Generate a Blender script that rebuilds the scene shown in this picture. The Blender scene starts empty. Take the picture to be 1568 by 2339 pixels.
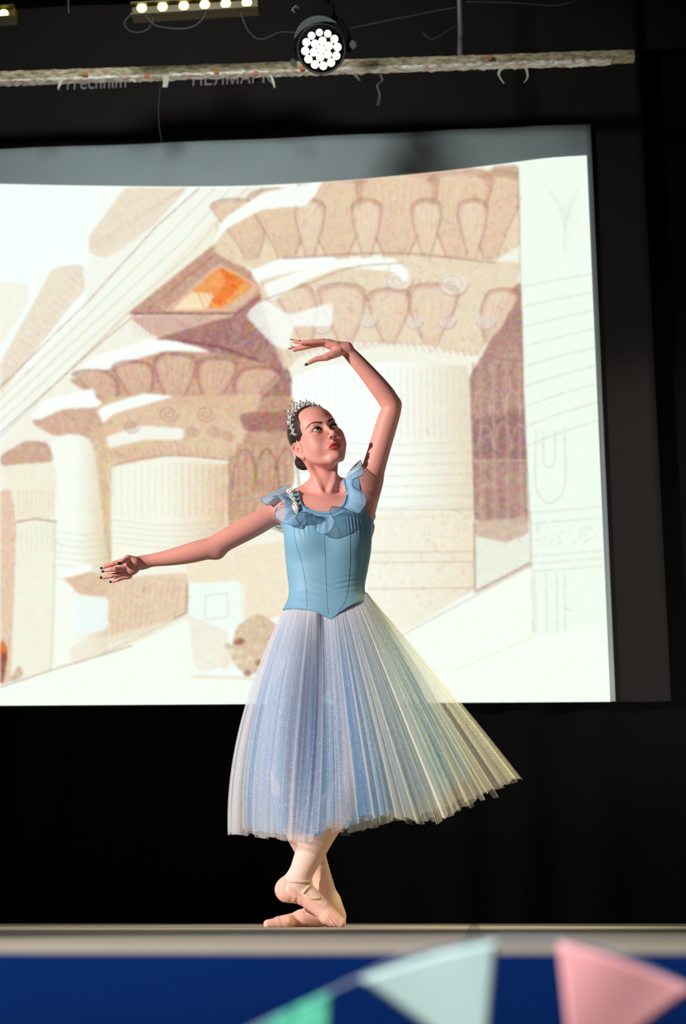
import bpy, math, random
import numpy as np
from mathutils import Vector
from mathutils.bvhtree import BVHTree

VOX = 0.0016            # grid step of the body surface
rng = np.random.default_rng(7)
random.seed(7)
S = bpy.context.scene
COL = S.collection

# ------------------------------------------------------------------ camera
FPX, CX, CY = 3690.0, 784.0, 1169.5
PITCH = math.atan(923 / 3690)
CAMH = 0.031
YAW = math.radians(4.5)
D_FRONT, D_BACK = 1.48, 6.95
YD = 4.9                # distance of the dancer along the view

cam = bpy.data.cameras.new('camera'); co = bpy.data.objects.new('camera', cam); COL.objects.link(co)
co.location = (0, 0, CAMH); co.rotation_euler = (math.pi / 2 + PITCH, 0, YAW)
cam.sensor_fit = 'VERTICAL'; cam.sensor_height = 36; cam.lens = FPX / 2339 * 36
cam.clip_start = 0.05
cam.dof.use_dof = True; cam.dof.focus_distance = 5.0; cam.dof.aperture_fstop = 3.4
S.camera = co

def srgb(r, g, b):
    f = lambda c: (c / 255 / 12.92) if c <= 10.3 else ((c / 255 + .055) / 1.055) ** 2.4
    return (f(r), f(g), f(b))

# ------------------------------------------------------------------ world, light, exposure
wd = bpy.data.worlds.new('hall'); S.world = wd; wd.use_nodes = True
wd.node_tree.nodes['Background'].inputs[0].default_value = (1.0, .9, .8, 1)
wd.node_tree.nodes['Background'].inputs[1].default_value = 0.035
S.view_settings.view_transform = 'Standard'; S.view_settings.look = 'None'
S.view_settings.exposure = 0.0; S.view_settings.gamma = 1.0
S.view_settings.use_curve_mapping = False
S.cycles.transparent_max_bounces = 48
cy, sy = math.cos(YAW), math.sin(YAW)
def rotyaw(v): return (v[0] * cy - v[1] * sy, v[0] * sy + v[1] * cy, v[2])
X0 = -0.09
def spot(name, loc, target, energy, color, size, cone, blend=.3):
    l = bpy.data.lights.new(name, 'SPOT'); l.energy = energy; l.color = color
    l.shadow_soft_size = size; l.spot_size = math.radians(cone); l.spot_blend = blend
    o = bpy.data.objects.new(name, l); COL.objects.link(o)
    a = Vector(rotyaw((loc[0], YD + loc[1], loc[2]))); b = Vector(rotyaw((target[0], YD + target[1], target[2])))
    o.location = a; o.rotation_euler = (b - a).to_track_quat('-Z', 'Y').to_euler()
    return o
spot('key_spotlight', (-4.7, -3.6, 2.05), (-.05, 0, .95), 1880, (1.0, .94, .89), .045, 30)
spot('front_fill', (-.8, -5.6, 2.2), (0, 0, .9), 55, (1.0, .86, .80), .4, 50)  # unseen fill lamp added to lift the dancer's shaded side
spot('amber_backlight', (2.9, .3, 3.3), (.50, 0, .42), 900, (.98, .89, .43), .1, 26, .9)
spot('border_fill', (2.1, .55, .35), (.3, 1.95, 2.9), 95, (.95, .95, .93), .3, 100)  # unseen lamp added low at the right to brighten the masking cloth
spot('top_fill', (-.85, .2, 4.25), (-.5, 1.95, 3.1), 130, (.92, 1, 1), .2, 112)  # added lamp out of view, lifts the bare band above the picture
spot('stage_edge_fill', (-1.0, -4.5, 1.7), (0, -3.6, -.05), 430, (.95, .98, 1.0), .12, 60)  # added out of view to brighten the floor edge and bunting

# ------------------------------------------------------------------ pixel helpers
cp, sp = math.cos(PITCH), math.sin(PITCH)
def P(px, py, Y):
    u = (px - CX) / FPX; v = (CY - py) / FPX
    t = Y / (cp - v * sp)
    return np.array([t * u, Y, CAMH + t * (sp + v * cp)])
def L(px, py, dy=0.0):              # in the dancer's own frame
    q = P(px, py, YD + dy); return np.array([q[0] - X0, q[1] - YD, q[2]])
def W(px, py, D):                   # world point on the plane y = D
    q = P(px, py, 1.0); d = np.array([q[0], q[1], q[2] - CAMH])
    d = np.array([d[0] * cy - d[1] * sy, d[0] * sy + d[1] * cy, d[2]])
    t = D / d[1]
    return np.array([t * d[0], D, CAMH + t * d[2]])

# ------------------------------------------------------------------ object helpers
def link(name, me, mat=None, parent=None):
    o = bpy.data.objects.new(name, me); COL.objects.link(o)
    if mat is not None:
        for m in (mat if isinstance(mat, (list, tuple)) else [mat]): me.materials.append(m)
    if parent is not None: o.parent = parent
    return o
def tag(o, label=None, cat=None, group=None, kind=None):
    if label: o['label'] = label
    if cat: o['category'] = cat
    if group: o['group'] = group
    if kind: o['kind'] = kind
    return o
def empty(name, loc, rz=0):
    o = bpy.data.objects.new(name, None); COL.objects.link(o); o.location = loc; o.rotation_euler = (0, 0, rz); o.empty_display_size = .1
    return o
def arrmesh(name, V, Fq, smooth=True):
    me = bpy.data.meshes.new(name)
    V = np.asarray(V, np.float32); Fq = np.asarray(Fq, np.int32)
    n = Fq.shape[1]
    me.vertices.add(len(V)); me.vertices.foreach_set('co', V.ravel())
    me.loops.add(Fq.size); me.loops.foreach_set('vertex_index', Fq.ravel())
    me.polygons.add(len(Fq)); me.polygons.foreach_set('loop_start', np.arange(0, Fq.size, n, dtype=np.int32))
    me.polygons.foreach_set('loop_total', np.full(len(Fq), n, np.int32))
    me.polygons.foreach_set('use_smooth', np.full(len(Fq), smooth, bool))
    me.update(calc_edges=True); me.validate()
    return me
def setcol(me, C, name='tint'):
    a = me.color_attributes.new(name, 'FLOAT_COLOR', 'POINT')
    C = np.asarray(C, np.float32)
    if C.shape[1] == 3: C = np.c_[C, np.ones(len(C), np.float32)]
    a.data.foreach_set('color', C.ravel())
class MB:
    def __init__(s): s.v = []; s.f = []
    def add(s, vs, fs):
        n = len(s.v); s.v += [tuple(map(float, a)) for a in vs]; s.f += [tuple(i + n for i in f) for f in fs]; return s
    def box(s, c, d, R=None):
        c = np.array(c, float); R = np.eye(3) if R is None else R
        vs = [c + R @ (np.array([x, y, z]) * np.array(d) / 2) for x in (-1, 1) for y in (-1, 1) for z in (-1, 1)]
        return s.add(vs, [(0, 1, 3, 2), (4, 6, 7, 5), (0, 4, 5, 1), (2, 3, 7, 6), (0, 2, 6, 4), (1, 5, 7, 3)])
    def tube(s, pts, r, n=10, cap=True):
        pts = [np.array(p, float) for p in pts]; m = len(pts)
        rr = r if hasattr(r, '__len__') else [r] * m
        up = np.array([0.0, 0, 1]); prev = None; rings = []
        for i, p in enumerate(pts):
            t = pts[min(i + 1, m - 1)] - pts[max(i - 1, 0)]; t = t / (np.linalg.norm(t) + 1e-12)
            a = prev if prev is not None else (up if abs(t[2]) < .9 else np.array([1.0, 0, 0]))
            a = a - t * (a @ t); a /= np.linalg.norm(a) + 1e-12; b = np.cross(t, a); prev = a
            rings.append([p + rr[i] * (math.cos(q) * a + math.sin(q) * b) for q in np.linspace(0, 2 * math.pi, n, endpoint=False)])
        vs = [v for g in rings for v in g]
        fs = [(i * n + j, i * n + (j + 1) % n, (i + 1) * n + (j + 1) % n, (i + 1) * n + j) for i in range(m - 1) for j in range(n)]
        if cap: fs += [tuple(reversed(range(n))), tuple((m - 1) * n + j for j in range(n))]
        return s.add(vs, fs)
    def sphere(s, c, r, R=None, nu=12, nv=8):
        c = np.array(c, float); r = np.array(r if hasattr(r, '__len__') else (r, r, r), float); R = np.eye(3) if R is None else R
        vs = [c + R @ (r * np.array([0, 0, 1]))]
        for i in range(1, nv):
            a = math.pi * i / nv
            for j in range(nu):
                b = 2 * math.pi * j / nu
                vs.append(c + R @ (r * np.array([math.sin(a) * math.cos(b), math.sin(a) * math.sin(b), math.cos(a)])))
        vs.append(c - R @ (r * np.array([0, 0, 1]))); e = len(vs) - 1
        fs = [(0, 1 + j, 1 + (j + 1) % nu) for j in range(nu)]
        for i in range(nv - 2):
            for j in range(nu):
                a = 1 + i * nu
                fs.append((a + j, a + nu + j, a + nu + (j + 1) % nu, a + (j + 1) % nu))
        a = 1 + (nv - 2) * nu
        fs += [(a + j, e, a + (j + 1) % nu) for j in range(nu)]
        return s.add(vs, fs)
    def build(s, name, mat, parent=None, smooth=True, bevel=0, subsurf=0):
        me = bpy.data.meshes.new(name); me.from_pydata(s.v, [], s.f); me.update()
        for p in me.polygons: p.use_smooth = smooth
        o = link(name, me, mat, parent)
        if bevel:
            b = o.modifiers.new('bevel', 'BEVEL'); b.width = bevel; b.segments = 3; b.limit_method = 'ANGLE'
        if subsurf:
            b = o.modifiers.new('sub', 'SUBSURF'); b.levels = subsurf; b.render_levels = subsurf
        return o
def spline(pts, n):                 # Catmull-Rom through rows of any width
    p = np.asarray(pts, float); p = np.vstack([2 * p[0] - p[1], p, 2 * p[-1] - p[-2]])
    m = len(p) - 3; t = np.linspace(0, m, n); i = np.clip(t.astype(int), 0, m - 1); f = (t - i)[:, None]
    a, b, c, d = p[i], p[i + 1], p[i + 2], p[i + 3]
    return .5 * (2 * b + (c - a) * f + (2 * a - 5 * b + 4 * c - d) * f ** 2 + (3 * b - a - 3 * c + d) * f ** 3)

# ------------------------------------------------------------------ materials
def mat(name, color=(.5, .5, .5), rough=.6, metal=0, emit=None, estr=0, attr=None, spec=.5, sss=0, alpha=1):
    m = bpy.data.materials.new(name); m.use_nodes = True; nt = m.node_tree; b = nt.nodes['Principled BSDF']
    b.inputs['Base Color'].default_value = (*color, 1); b.inputs['Roughness'].default_value = rough
    b.inputs['Metallic'].default_value = metal; b.inputs['Specular IOR Level'].default_value = spec
    if sss:
        b.inputs['Subsurface Weight'].default_value = sss; b.inputs['Subsurface Radius'].default_value = (1, .35, .2); b.inputs['Subsurface Scale'].default_value = .006
    if emit: b.inputs['Emission Color'].default_value = (*emit, 1); b.inputs['Emission Strength'].default_value = estr
    if attr:
        a = nt.nodes.new('ShaderNodeVertexColor'); a.layer_name = attr; nt.links.new(a.outputs[0], b.inputs['Base Color'])
    b.inputs['Alpha'].default_value = alpha
    return m
def noise_bump(m, scale=200, strength=.1, dist=.001, stretch=None, colvar=None):
    nt = m.node_tree; b = nt.nodes['Principled BSDF']
    tc = nt.nodes.new('ShaderNodeTexCoord'); n = nt.nodes.new('ShaderNodeTexNoise'); n.inputs['Scale'].default_value = scale; n.inputs['Detail'].default_value = 4
    src = tc.outputs['Object']
    if stretch:
        mp = nt.nodes.new('ShaderNodeMapping'); mp.inputs['Scale'].default_value = stretch; nt.links.new(src, mp.inputs[0]); src = mp.outputs[0]
    nt.links.new(src, n.inputs['Vector'])
    bu = nt.nodes.new('ShaderNodeBump'); bu.inputs['Strength'].default_value = strength; bu.inputs['Distance'].default_value = dist
    nt.links.new(n.outputs[0], bu.inputs['Height']); nt.links.new(bu.outputs[0], b.inputs['Normal'])
    if colvar:
        r = nt.nodes.new('ShaderNodeValToRGB'); r.color_ramp.elements[0].position = .35; r.color_ramp.elements[1].position = .65
        r.color_ramp.elements[0].color = (*colvar[0], 1); r.color_ramp.elements[1].color = (*colvar[1], 1)
        nt.links.new(n.outputs[0], r.inputs[0]); nt.links.new(r.outputs[0], b.inputs['Base Color'])
    return m
def sheer(name, color, a0, a1, glitter=0, trans=.35, pscale=900):
    """woven net: see-through face on, denser seen edge on, with tiny glints in the weave"""
    m = bpy.data.materials.new(name); m.use_nodes = True; nt = m.node_tree; nt.nodes.clear()
    N = nt.nodes.new; K = nt.links.new
    out = N('ShaderNodeOutputMaterial'); tr = N('ShaderNodeBsdfTransparent')
    df = N('ShaderNodeBsdfDiffuse'); df.inputs[0].default_value = (*color, 1)
    tl = N('ShaderNodeBsdfTranslucent'); tl.inputs[0].default_value = (*color, 1)
    mx = N('ShaderNodeMixShader'); mx.inputs[0].default_value = trans; K(df.outputs[0], mx.inputs[1]); K(tl.outputs[0], mx.inputs[2])
    lw = N('ShaderNodeLayerWeight'); lw.inputs[0].default_value = .35
    mr = N('ShaderNodeMapRange'); mr.inputs['To Min'].default_value = a0; mr.inputs['To Max'].default_value = a1; K(lw.outputs['Facing'], mr.inputs['Value'])
    fin = mx.outputs[0]; fac = mr.outputs[0]
    at = N('ShaderNodeVertexColor'); at.layer_name = 'gather'; sc_ = N('ShaderNodeSeparateColor'); K(at.outputs[0], sc_.inputs[0])
    if 'chiffon' not in name:
        ma = N('ShaderNodeMath'); ma.operation = 'MULTIPLY'; K(fac, ma.inputs[0]); K(sc_.outputs[0], ma.inputs[1])
        mb = N('ShaderNodeMath'); mb.operation = 'ADD'; mb.use_clamp = True; K(ma.outputs[0], mb.inputs[0]); K(sc_.outputs[1], mb.inputs[1]); fac = mb.outputs[0]
    tc = N('ShaderNodeTexCoord')
    if glitter:
        vo = N('ShaderNodeTexVoronoi'); vo.inputs['Scale'].default_value = pscale; K(tc.outputs['Object'], vo.inputs['Vector'])
        g = N('ShaderNodeMath'); g.operation = 'GREATER_THAN'; g.inputs[1].default_value = 1 - glitter
        sepc = N('ShaderNodeSeparateColor'); K(vo.outputs['Color'], sepc.inputs[0]); K(sepc.outputs[0], g.inputs[0])
        gl = N('ShaderNodeBsdfAnisotropic') if False else N('ShaderNodeBsdfGlossy'); gl.inputs['Roughness'].default_value = .6; gl.inputs[0].default_value = (.95, .95, 1, 1)
        m2 = N('ShaderNodeMixShader'); K(g.outputs[0], m2.inputs[0]); K(fin, m2.inputs[1])
        m3 = N('ShaderNodeMixShader'); m3.inputs[0].default_value = .35; K(df.outputs[0], m3.inputs[1]); K(gl.outputs[0], m3.inputs[2]); K(m3.outputs[0], m2.inputs[2])
        fin = m2.outputs[0]
        ad = N('ShaderNodeMath'); ad.operation = 'MULTIPLY_ADD'; ad.inputs[1].default_value = .35; ad.use_clamp = True
        K(g.outputs[0], ad.inputs[0]); K(fac, ad.inputs[2]); fac = ad.outputs[0]
    mo = N('ShaderNodeMixShader'); K(fac, mo.inputs[0]); K(tr.outputs[0], mo.inputs[1]); K(fin, mo.inputs[2]); K(mo.outputs[0], out.inputs[0])
    return m

M_black = noise_bump(mat('black_drape', (.0035, .0034, .0034), .95, spec=.05), 6, .3, .02, (1, 1, .1))
M_border = noise_bump(mat('black_masking_cloth', (.018, .0152, .0142), .9, spec=.1), 300, .2)
M_screen = noise_bump(mat('screen_fabric', (.36, .42, .42), .75, spec=.2), 3, .5, .03, (1, 1, .12))
M_navy = noise_bump(mat('navy_cloth', srgb(2, 26, 70), .9, spec=.03), 5, .15)

# =================================================================== STRUCTURE
def quadplane(name, pts, mat_, thick=None, nv=(0, 1, 0)):
    b = MB(); p = [np.array(q, float) for q in pts]
    if thick:
        q = [a + np.array(nv) * thick for a in p]
        b.add(p + q, [(0, 1, 2, 3), (7, 6, 5, 4), (0, 4, 5, 1), (1, 5, 6, 2), (2, 6, 7, 3), (3, 7, 4, 0)])
    else: b.add(p, [(0, 1, 2, 3)])
    return b
# stage floor: boards running across
m = mat('stage_boards', (.3, .26, .21), .55, spec=.3)
nt = m.node_tree; bs = nt.nodes['Principled BSDF']; N = nt.nodes.new; K = nt.links.new
tc = N('ShaderNodeTexCoord'); mp = N('ShaderNodeMapping'); mp.inputs['Scale'].default_value = (.6, 9, 1); K(tc.outputs['Object'], mp.inputs[0])
br = N('ShaderNodeTexBrick'); br.inputs['Scale'].default_value = 1; br.inputs['Color1'].default_value = (*srgb(176, 160, 140), 1); br.inputs['Color2'].default_value = (*srgb(160, 150, 134), 1)
br.inputs['Mortar'].default_value = (.05, .04, .03, 1); br.inputs['Mortar Size'].default_value = .01; br.inputs['Brick Width'].default_value = 1.4; br.inputs['Row Height'].default_value = 1.0
K(mp.outputs[0], br.inputs['Vector'])
nz = N('ShaderNodeTexNoise'); nz.inputs['Scale'].default_value = 3; K(mp.outputs[0], nz.inputs['Vector'])
mc = N('ShaderNodeMixRGB'); mc.blend_type = 'MULTIPLY'; mc.inputs[0].default_value = .35; K(br.outputs[0], mc.inputs[1]); K(nz.outputs[0], mc.inputs[2]); K(mc.outputs[0], bs.inputs['Base Color'])
M_floor = m
o = MB().box((0, (D_FRONT + D_BACK + 1.2) / 2, -.02), (12, D_BACK + 1.2 - D_FRONT, .04)).build('floor', M_floor, smooth=False); tag(o, kind='structure')
# cloth-covered stage front
b = MB(); nx = 200
xs = np.linspace(-3, 3, nx)
vs = [(x, D_FRONT - .012 + .004 * math.sin(x * 9) * (1 - k), z) for k, z in ((1, -.001), (.6, -.12), (0, -.9)) for x in xs]
b.add(vs, [(i + k * nx, i + 1 + k * nx, i + 1 + (k + 1) * nx, i + (k + 1) * nx) for k in (0, 1) for i in range(nx - 1)])
o = b.build('trim_1', M_navy); tag(o, 'navy blue cloth covering the front of the stage', kind='structure')
sol = o.modifiers.new('s', 'SOLIDIFY'); sol.thickness = .003; sol.offset = 1
# back wall drape with shallow folds
b = MB(); nx = 360; xs = np.linspace(-5, 5, nx); yo = D_BACK + .06 + .035 * np.sin(xs * 17 + 2 * np.sin(xs * 3.1)) * (.6 + .4 * np.sin(xs * 5))
b.add([(x, y, z) for z in (0, 4.2) for x, y in zip(xs, yo)], [(i, i + 1, nx + i + 1, nx + i) for i in range(nx - 1)])
o = b.build('wall_back', M_black); tag(o, kind='structure')
sol = o.modifiers.new('s', 'SOLIDIFY'); sol.thickness = .01; sol.offset = 1
o = MB().box((0, 4.6, 4.35), (10, 6.5, .06)).build('ceiling', M_black, smooth=False); tag(o, kind='structure')
# top border drape at the right above the beam
#PART2
# =================================================================== BACKGROUND THINGS
M_white_text = mat('faded_white_print', (.27, .22, .22), .8)
def slab(pts_px, D, thick, name, m_, parent=None, sub=False):
    b = quadplane(name, [W(x, y, D) for x, y in pts_px], m_, thick)
    return b.build(name, m_, parent, smooth=False)
xr = (W(1465, 180, 6.9)[0] + W(1532, 1602, 6.9)[0]) / 2
zb = W(1532, 1602, 6.9)[2]
cl = MB()
nx = 120; xs = np.linspace(-3.2, xr, nx); yo = 6.9 + .004 * np.sin(xs * 11)
cl.add([(x, y, z) for z in (zb, 4.42) for x, y in zip(xs, yo)], [(i, i + 1, nx + i + 1, nx + i) for i in range(nx - 1)])
cloth = cl.build('masking_cloth', M_border); sol = cloth.modifiers.new('s', 'SOLIDIFY'); sol.thickness = .006; sol.offset = 1
tag(cloth, 'brownish black masking cloth framing the bright projection screen', 'cloth')
def lettering(txt, x0, x1, ybase, size, parent):
    c = bpy.data.curves.new('lettering', 'FONT'); c.body = txt; c.extrude = .0008; c.align_x = 'LEFT'; c.size = size
    o = bpy.data.objects.new('lettering', c); COL.objects.link(o); c.materials.append(M_white_text)
    a = W(x0, ybase, 6.888); e = W(x1, ybase, 6.888)
    bpy.context.view_layer.update()
    o.location = a; o.rotation_euler = (math.pi / 2, 0, 0)
    o.scale = ((e[0] - a[0]) / max(o.dimensions.x, .01),) + (1, 1)
    bpy.context.view_layer.update()
    dg = bpy.context.evaluated_depsgraph_get(); me = bpy.data.meshes.new_from_object(o.evaluated_get(dg)); mw = o.matrix_world.copy()
    bpy.data.objects.remove(o)
    me.transform(mw); n = link('lettering', me, None, parent)
    return n
tag(lettering('MTechnim', 130, 285, 206, .115, cloth), 'pale lettering half hidden behind the beam')
tag(lettering('НЕЛМАРК', 437, 618, 196, .10, cloth), 'pale capital lettering half hidden behind the beam')

# right hand dark drape edge beyond the masking cloth, hung from the ceiling
top = quadplane('x', [W(1462, 112, 6.93), W(1700, 104, 6.93), W(1700, -60, 6.93), W(1462, -60, 6.93)], None, .01)
o = top.build('border_drape', mat('dark_brown_drape', (.010, .008, .0065), .9, spec=.05), smooth=False)
tag(o, 'dark brown drape end at the top right, above the black drape', 'drape')

# ---- projection screen
scr = empty('projection_screen', W(700, 1606, 6.87)); bpy.context.view_layer.update()
org = np.array(scr.location)
tag(scr, 'large white projection screen showing a stone colonnade picture', 'projection screen')
topc = spline([(-60, 343), (0, 340), (360, 327), (780, 309), (1100, 294), (1350, 283)], 80)
nzr = 12
vs = []; fs = []
for j in range(nzr):
    f = j / (nzr - 1)
    for i, (x, y) in enumerate(topc):
        yb = 1613 + (1602 - 1613) * (x + 60) / 1410
        xb = x + (x + 60) / 1410 * 57
        w = W(x * (1 - f) + xb * f, y * (1 - f) + yb * f, 6.87); w[1] += .003 * math.sin(i * .5) * (1 - f)
        vs.append(w - org)
n = len(topc)
fs = [(j * n + i + n, j * n + i + n + 1, j * n + i + 1, j * n + i) for j in range(nzr - 1) for i in range(n - 1)]
o = MB().add(vs, fs).build('screen_fabric', M_screen, scr); sol = o.modifiers.new('s', 'SOLIDIFY'); sol.thickness = .004; sol.offset = -1
# picture, drawn on a fine grid of points lying on the screen
NX, NY = 720, 640
topp = spline([(-30, 419), (0, 420), (200, 424), (430, 426), (600, 423), (800, 411), (1000, 392), (1150, 374), (1250, 361), (1341, 355)], NX)
uu = np.linspace(0, 1, NX)
tx = np.interp(uu, np.linspace(0, 1, NX), topp[:, 0]); tx = -30 + uu * 1371; ty = np.interp(tx, topp[:, 0], topp[:, 1])
bx = -30 + uu * (1395 + 30); by = 1612 - 9 * uu
vv = np.linspace(0, 1, NY)[:, None]
PX = tx * (1 - vv) + bx * vv; PY = ty * (1 - vv) + by * vv
IMG = np.ones((NY, NX, 3)) * np.array([243, 252, 246]) / 255
def field(cell, seed, ax=1.0):
    r = np.random.default_rng(seed); gx = PX / (cell * ax); gy = PY / cell
    T = r.random((400, 400)); ix = np.floor(gx).astype(int); iy = np.floor(gy).astype(int); fx = gx - ix; fy = gy - iy
    fx = fx * fx * (3 - 2 * fx); fy = fy * fy * (3 - 2 * fy)
    g = lambda a, b: T[b % 400, a % 400]
    return (g(ix, iy) * (1 - fx) + g(ix + 1, iy) * fx) * (1 - fy) + (g(ix, iy + 1) * (1 - fx) + g(ix + 1, iy + 1) * fx) * fy
fine = field(5, 1) * .5 + field(11, 2) * .3 + field(30, 3) * .2
grain = field(3.2, 9)
def blend(m, c, a): 
    global IMG
    w = (m * a)[..., None]; IMG = IMG * (1 - w) + np.array(c) / 255 * w
def inpoly(pts):
    m = np.zeros(PX.shape, bool); n = len(pts)
    for i in range(n):
        (x1, y1), (x2, y2) = pts[i], pts[(i + 1) % n]
        if y1 == y2: continue
        c = ((PY > y1) != (PY > y2)) & (PX < (x2 - x1) * (PY - y1) / (y2 - y1) + x1)
        m ^= c
    return m
def segd(pts, box=None):
    d = np.full(PX.shape, 1e6)
    for (x1, y1), (x2, y2) in zip(pts[:-1], pts[1:]):
        vx, vy = x2 - x1, y2 - y1; t = np.clip(((PX - x1) * vx + (PY - y1) * vy) / (vx * vx + vy * vy + 1e-9), 0, 1)
        d = np.minimum(d, np.hypot(PX - x1 - t * vx, PY - y1 - t * vy))
    return d
def soft(m, n=1):
    for _ in range(n):
        for ax in (0, 1): m = (np.roll(m, 1, ax) + 2 * m + np.roll(m, -1, ax)) * .25
    return m
def shade(pts, c, a, x0, x1, p=1.5):            # tone that grows from x0 to x1, round a drum
    m = soft(inpoly(pts).astype(np.float32), 2); g = np.clip((PX - x0) / (x1 - x0), 0, 1) ** p
    blend(m * g, c, a * (.8 + .4 * fine).clip(0, 1))
def leaf(cx_, yb, w, h, lean=0, tone=(232, 208, 178), edge=None, n=7):
    edge = edge or BR; t = np.linspace(0, 1, 14)
    left = [(cx_ - w * .5 * (.28 + .72 * math.sin(math.pi * .5 * q) ** 1.3) + lean * q * q, yb - h * q) for q in t]
    right = [(cx_ + w * .5 * (.28 + .72 * math.sin(math.pi * .5 * q) ** 1.3) + lean * q * q, yb - h * q) for q in t[::-1]]
    top = [(cx_ + lean + w * .5 * math.cos(a), yb - h - h * .16 * math.sin(a)) for a in np.linspace(math.pi, 0, 7)][1:-1]
    pts = left + top + right
    poly(pts, edge, .55); ins = [(cx_ + lean * .5 + (x - cx_ - lean * .5) * .84, yb - (yb - y) * .93) for x, y in pts]; poly(ins, tone, .85, .2, 2)
    for q in np.linspace(-.8, .8, n): line([(cx_ + q * w * .08, yb), (cx_ + q * w * .32 + lean * .3, yb - h * .5), (cx_ + q * w * .48 + lean, yb - h * 1.0)], 1.2, edge, .32, 8)
    line(left, 1.7, DK, .45); line(right, 1.7, DK, .45); line([left[-1]] + top + [right[0]], 1.7, LN, .5)
def poly(pts, c, a=1.0, tex=.25, fe=1):
    for _ in range(2):
        p = np.array(pts, float); q = np.roll(p, -1, 0); L_ = np.hypot(*(q - p).T)[:, None]; k = np.minimum(.25, 7 / (L_ + 1e-6))
        pts = np.stack([p * (1 - k) + q * k, p * k + q * (1 - k)], 1).reshape(-1, 2)
    pts = [tuple(v) for v in pts]
    m = soft(inpoly(pts).astype(np.float32), fe)
    blend(m, c, a * (1 - tex + tex * 2 * np.clip(fine, 0, 1)).clip(0, 1))
def line(pts, w, c, a=.7, smooth=0):
    if smooth: pts = [tuple(q) for q in spline(pts, smooth)]
    xs = [q[0] for q in pts]; ys = [q[1] for q in pts]
    r = w * 3 + 4
    j = np.where((PY[:, 0] > min(ys) - r - 60) & (PY[:, -1] < max(ys) + r + 60))[0]
    i = np.where((PX[0] > min(xs) - r - 60) & (PX[-1] < max(xs) + r + 60))[0]
    if len(i) == 0 or len(j) == 0: return
    sl = (slice(j[0], j[-1] + 1), slice(i[0], i[-1] + 1))
    global PXs
    px_, py_ = PX[sl], PY[sl]; d = np.full(px_.shape, 1e6)
    for (x1, y1), (x2, y2) in zip(pts[:-1], pts[1:]):
        vx, vy = x2 - x1, y2 - y1; t = np.clip(((px_ - x1) * vx + (py_ - y1) * vy) / (vx * vx + vy * vy + 1e-9), 0, 1)
        d = np.minimum(d, np.hypot(px_ - x1 - t * vx, py_ - y1 - t * vy))
    w_ = (np.clip(1.3 - d / w, 0, 1) * a * (.6 + .6 * grain[sl]))[..., None].clip(0, 1)
    IMG[sl] = IMG[sl] * (1 - w_) + np.array(c) / 255 * w_
WH = (248, 255, 250); CR = (240, 232, 208); TN = (226, 200, 168); BR = (196, 152, 130); DK = (164, 116, 108); LN = (150, 110, 85); GL = (196, 200, 170)
R_ = np.random.default_rng(3)
# far wall and entablatures running up to the right
poly([(0, 1010), (560, 425), (1185, 425), (1190, 1250), (600, 1420), (430, 1410), (0, 1560)], CR, .55)
poly([(0, 790), (0, 640), (70, 650), (60, 700)], CR, .5)
poly([(0, 830), (120, 612), (190, 602), (195, 665), (170, 690), (0, 905)], TN, .55)
poly([(0, 905), (170, 690), (195, 665), (195, 700), (0, 1000)], WH, .9)
poly([(200, 545), (285, 428), (432, 428), (355, 512), (290, 560), (240, 590), (205, 580)], TN, .6)
poly([(200, 590), (360, 512), (450, 430), (610, 430), (480, 560), (290, 718), (0, 985), (0, 900), (195, 705)], CR, .35)
for k in range(5):
    o_ = k * 26
    line([(0, 885 + o_), (200 + o_ * .4, 690 + o_ * .8), (360 + o_, 515 + o_ * .8), (455 + o_ * 1.4, 430)], 1.6, LN if k in (0, 4) else GL, .6)
line([(0, 1000), (290, 718), (490, 558)], 2.0, BR, .5)
for k in range(16):
    x = 205 + k * 13; line([(x, 560 - k * 8), (x + 28, 575 - k * 9 - 12)], 1.2, BR, .35)
for k in range(18):
    x = 10 + k * 10; line([(x, 830 - k * 13), (x + 22, 845 - k * 13)], 1.2, BR, .3)
# coffered underside with an orange painted panel
poly([(290, 718), (490, 558), (600, 640), (600, 690), (535, 722)], BR, .95)
poly([(372, 713), (500, 600), (592, 652), (585, 672), (530, 712)], (224, 190, 160), 1, .1)
poly([(392, 708), (502, 608), (582, 652), (512, 704)], (240, 160, 96), 1, .1)
poly([(392, 708), (440, 665), (490, 672), (474, 706)], (246, 226, 190), 1, .1)
poly([(500, 608), (560, 640), (505, 700), (480, 690), (520, 650)], (238, 122, 52), .9, .3)
for k in range(9): line([(452 + k * 9, 668 - k * 2), (466 + k * 11, 700 - k * 6)], 1.6, (222, 112, 50), .5)
line([(300, 716), (540, 716), (600, 672)], 3, (120, 80, 80), .6); line([(340, 706), (495, 578)], 2, DK, .7)
poly([(292, 722), (530, 722), (530, 792), (430, 775), (350, 768)], (214, 176, 160), .95)
for k in range(22): 
    x = 305 + k * 10; line([(x, 732), (x + R_.integers(-2, 3), 768)], 1.5, DK, .25)
poly([(530, 722), (602, 668), (640, 790), (672, 880), (672, 1000), (560, 985), (500, 930), (480, 800), (400, 782), (350, 775)], DK, .92, .35)
line([(400, 776), (500, 792), (560, 812), (640, 850)], 4, (120, 70, 75), .6)
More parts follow.
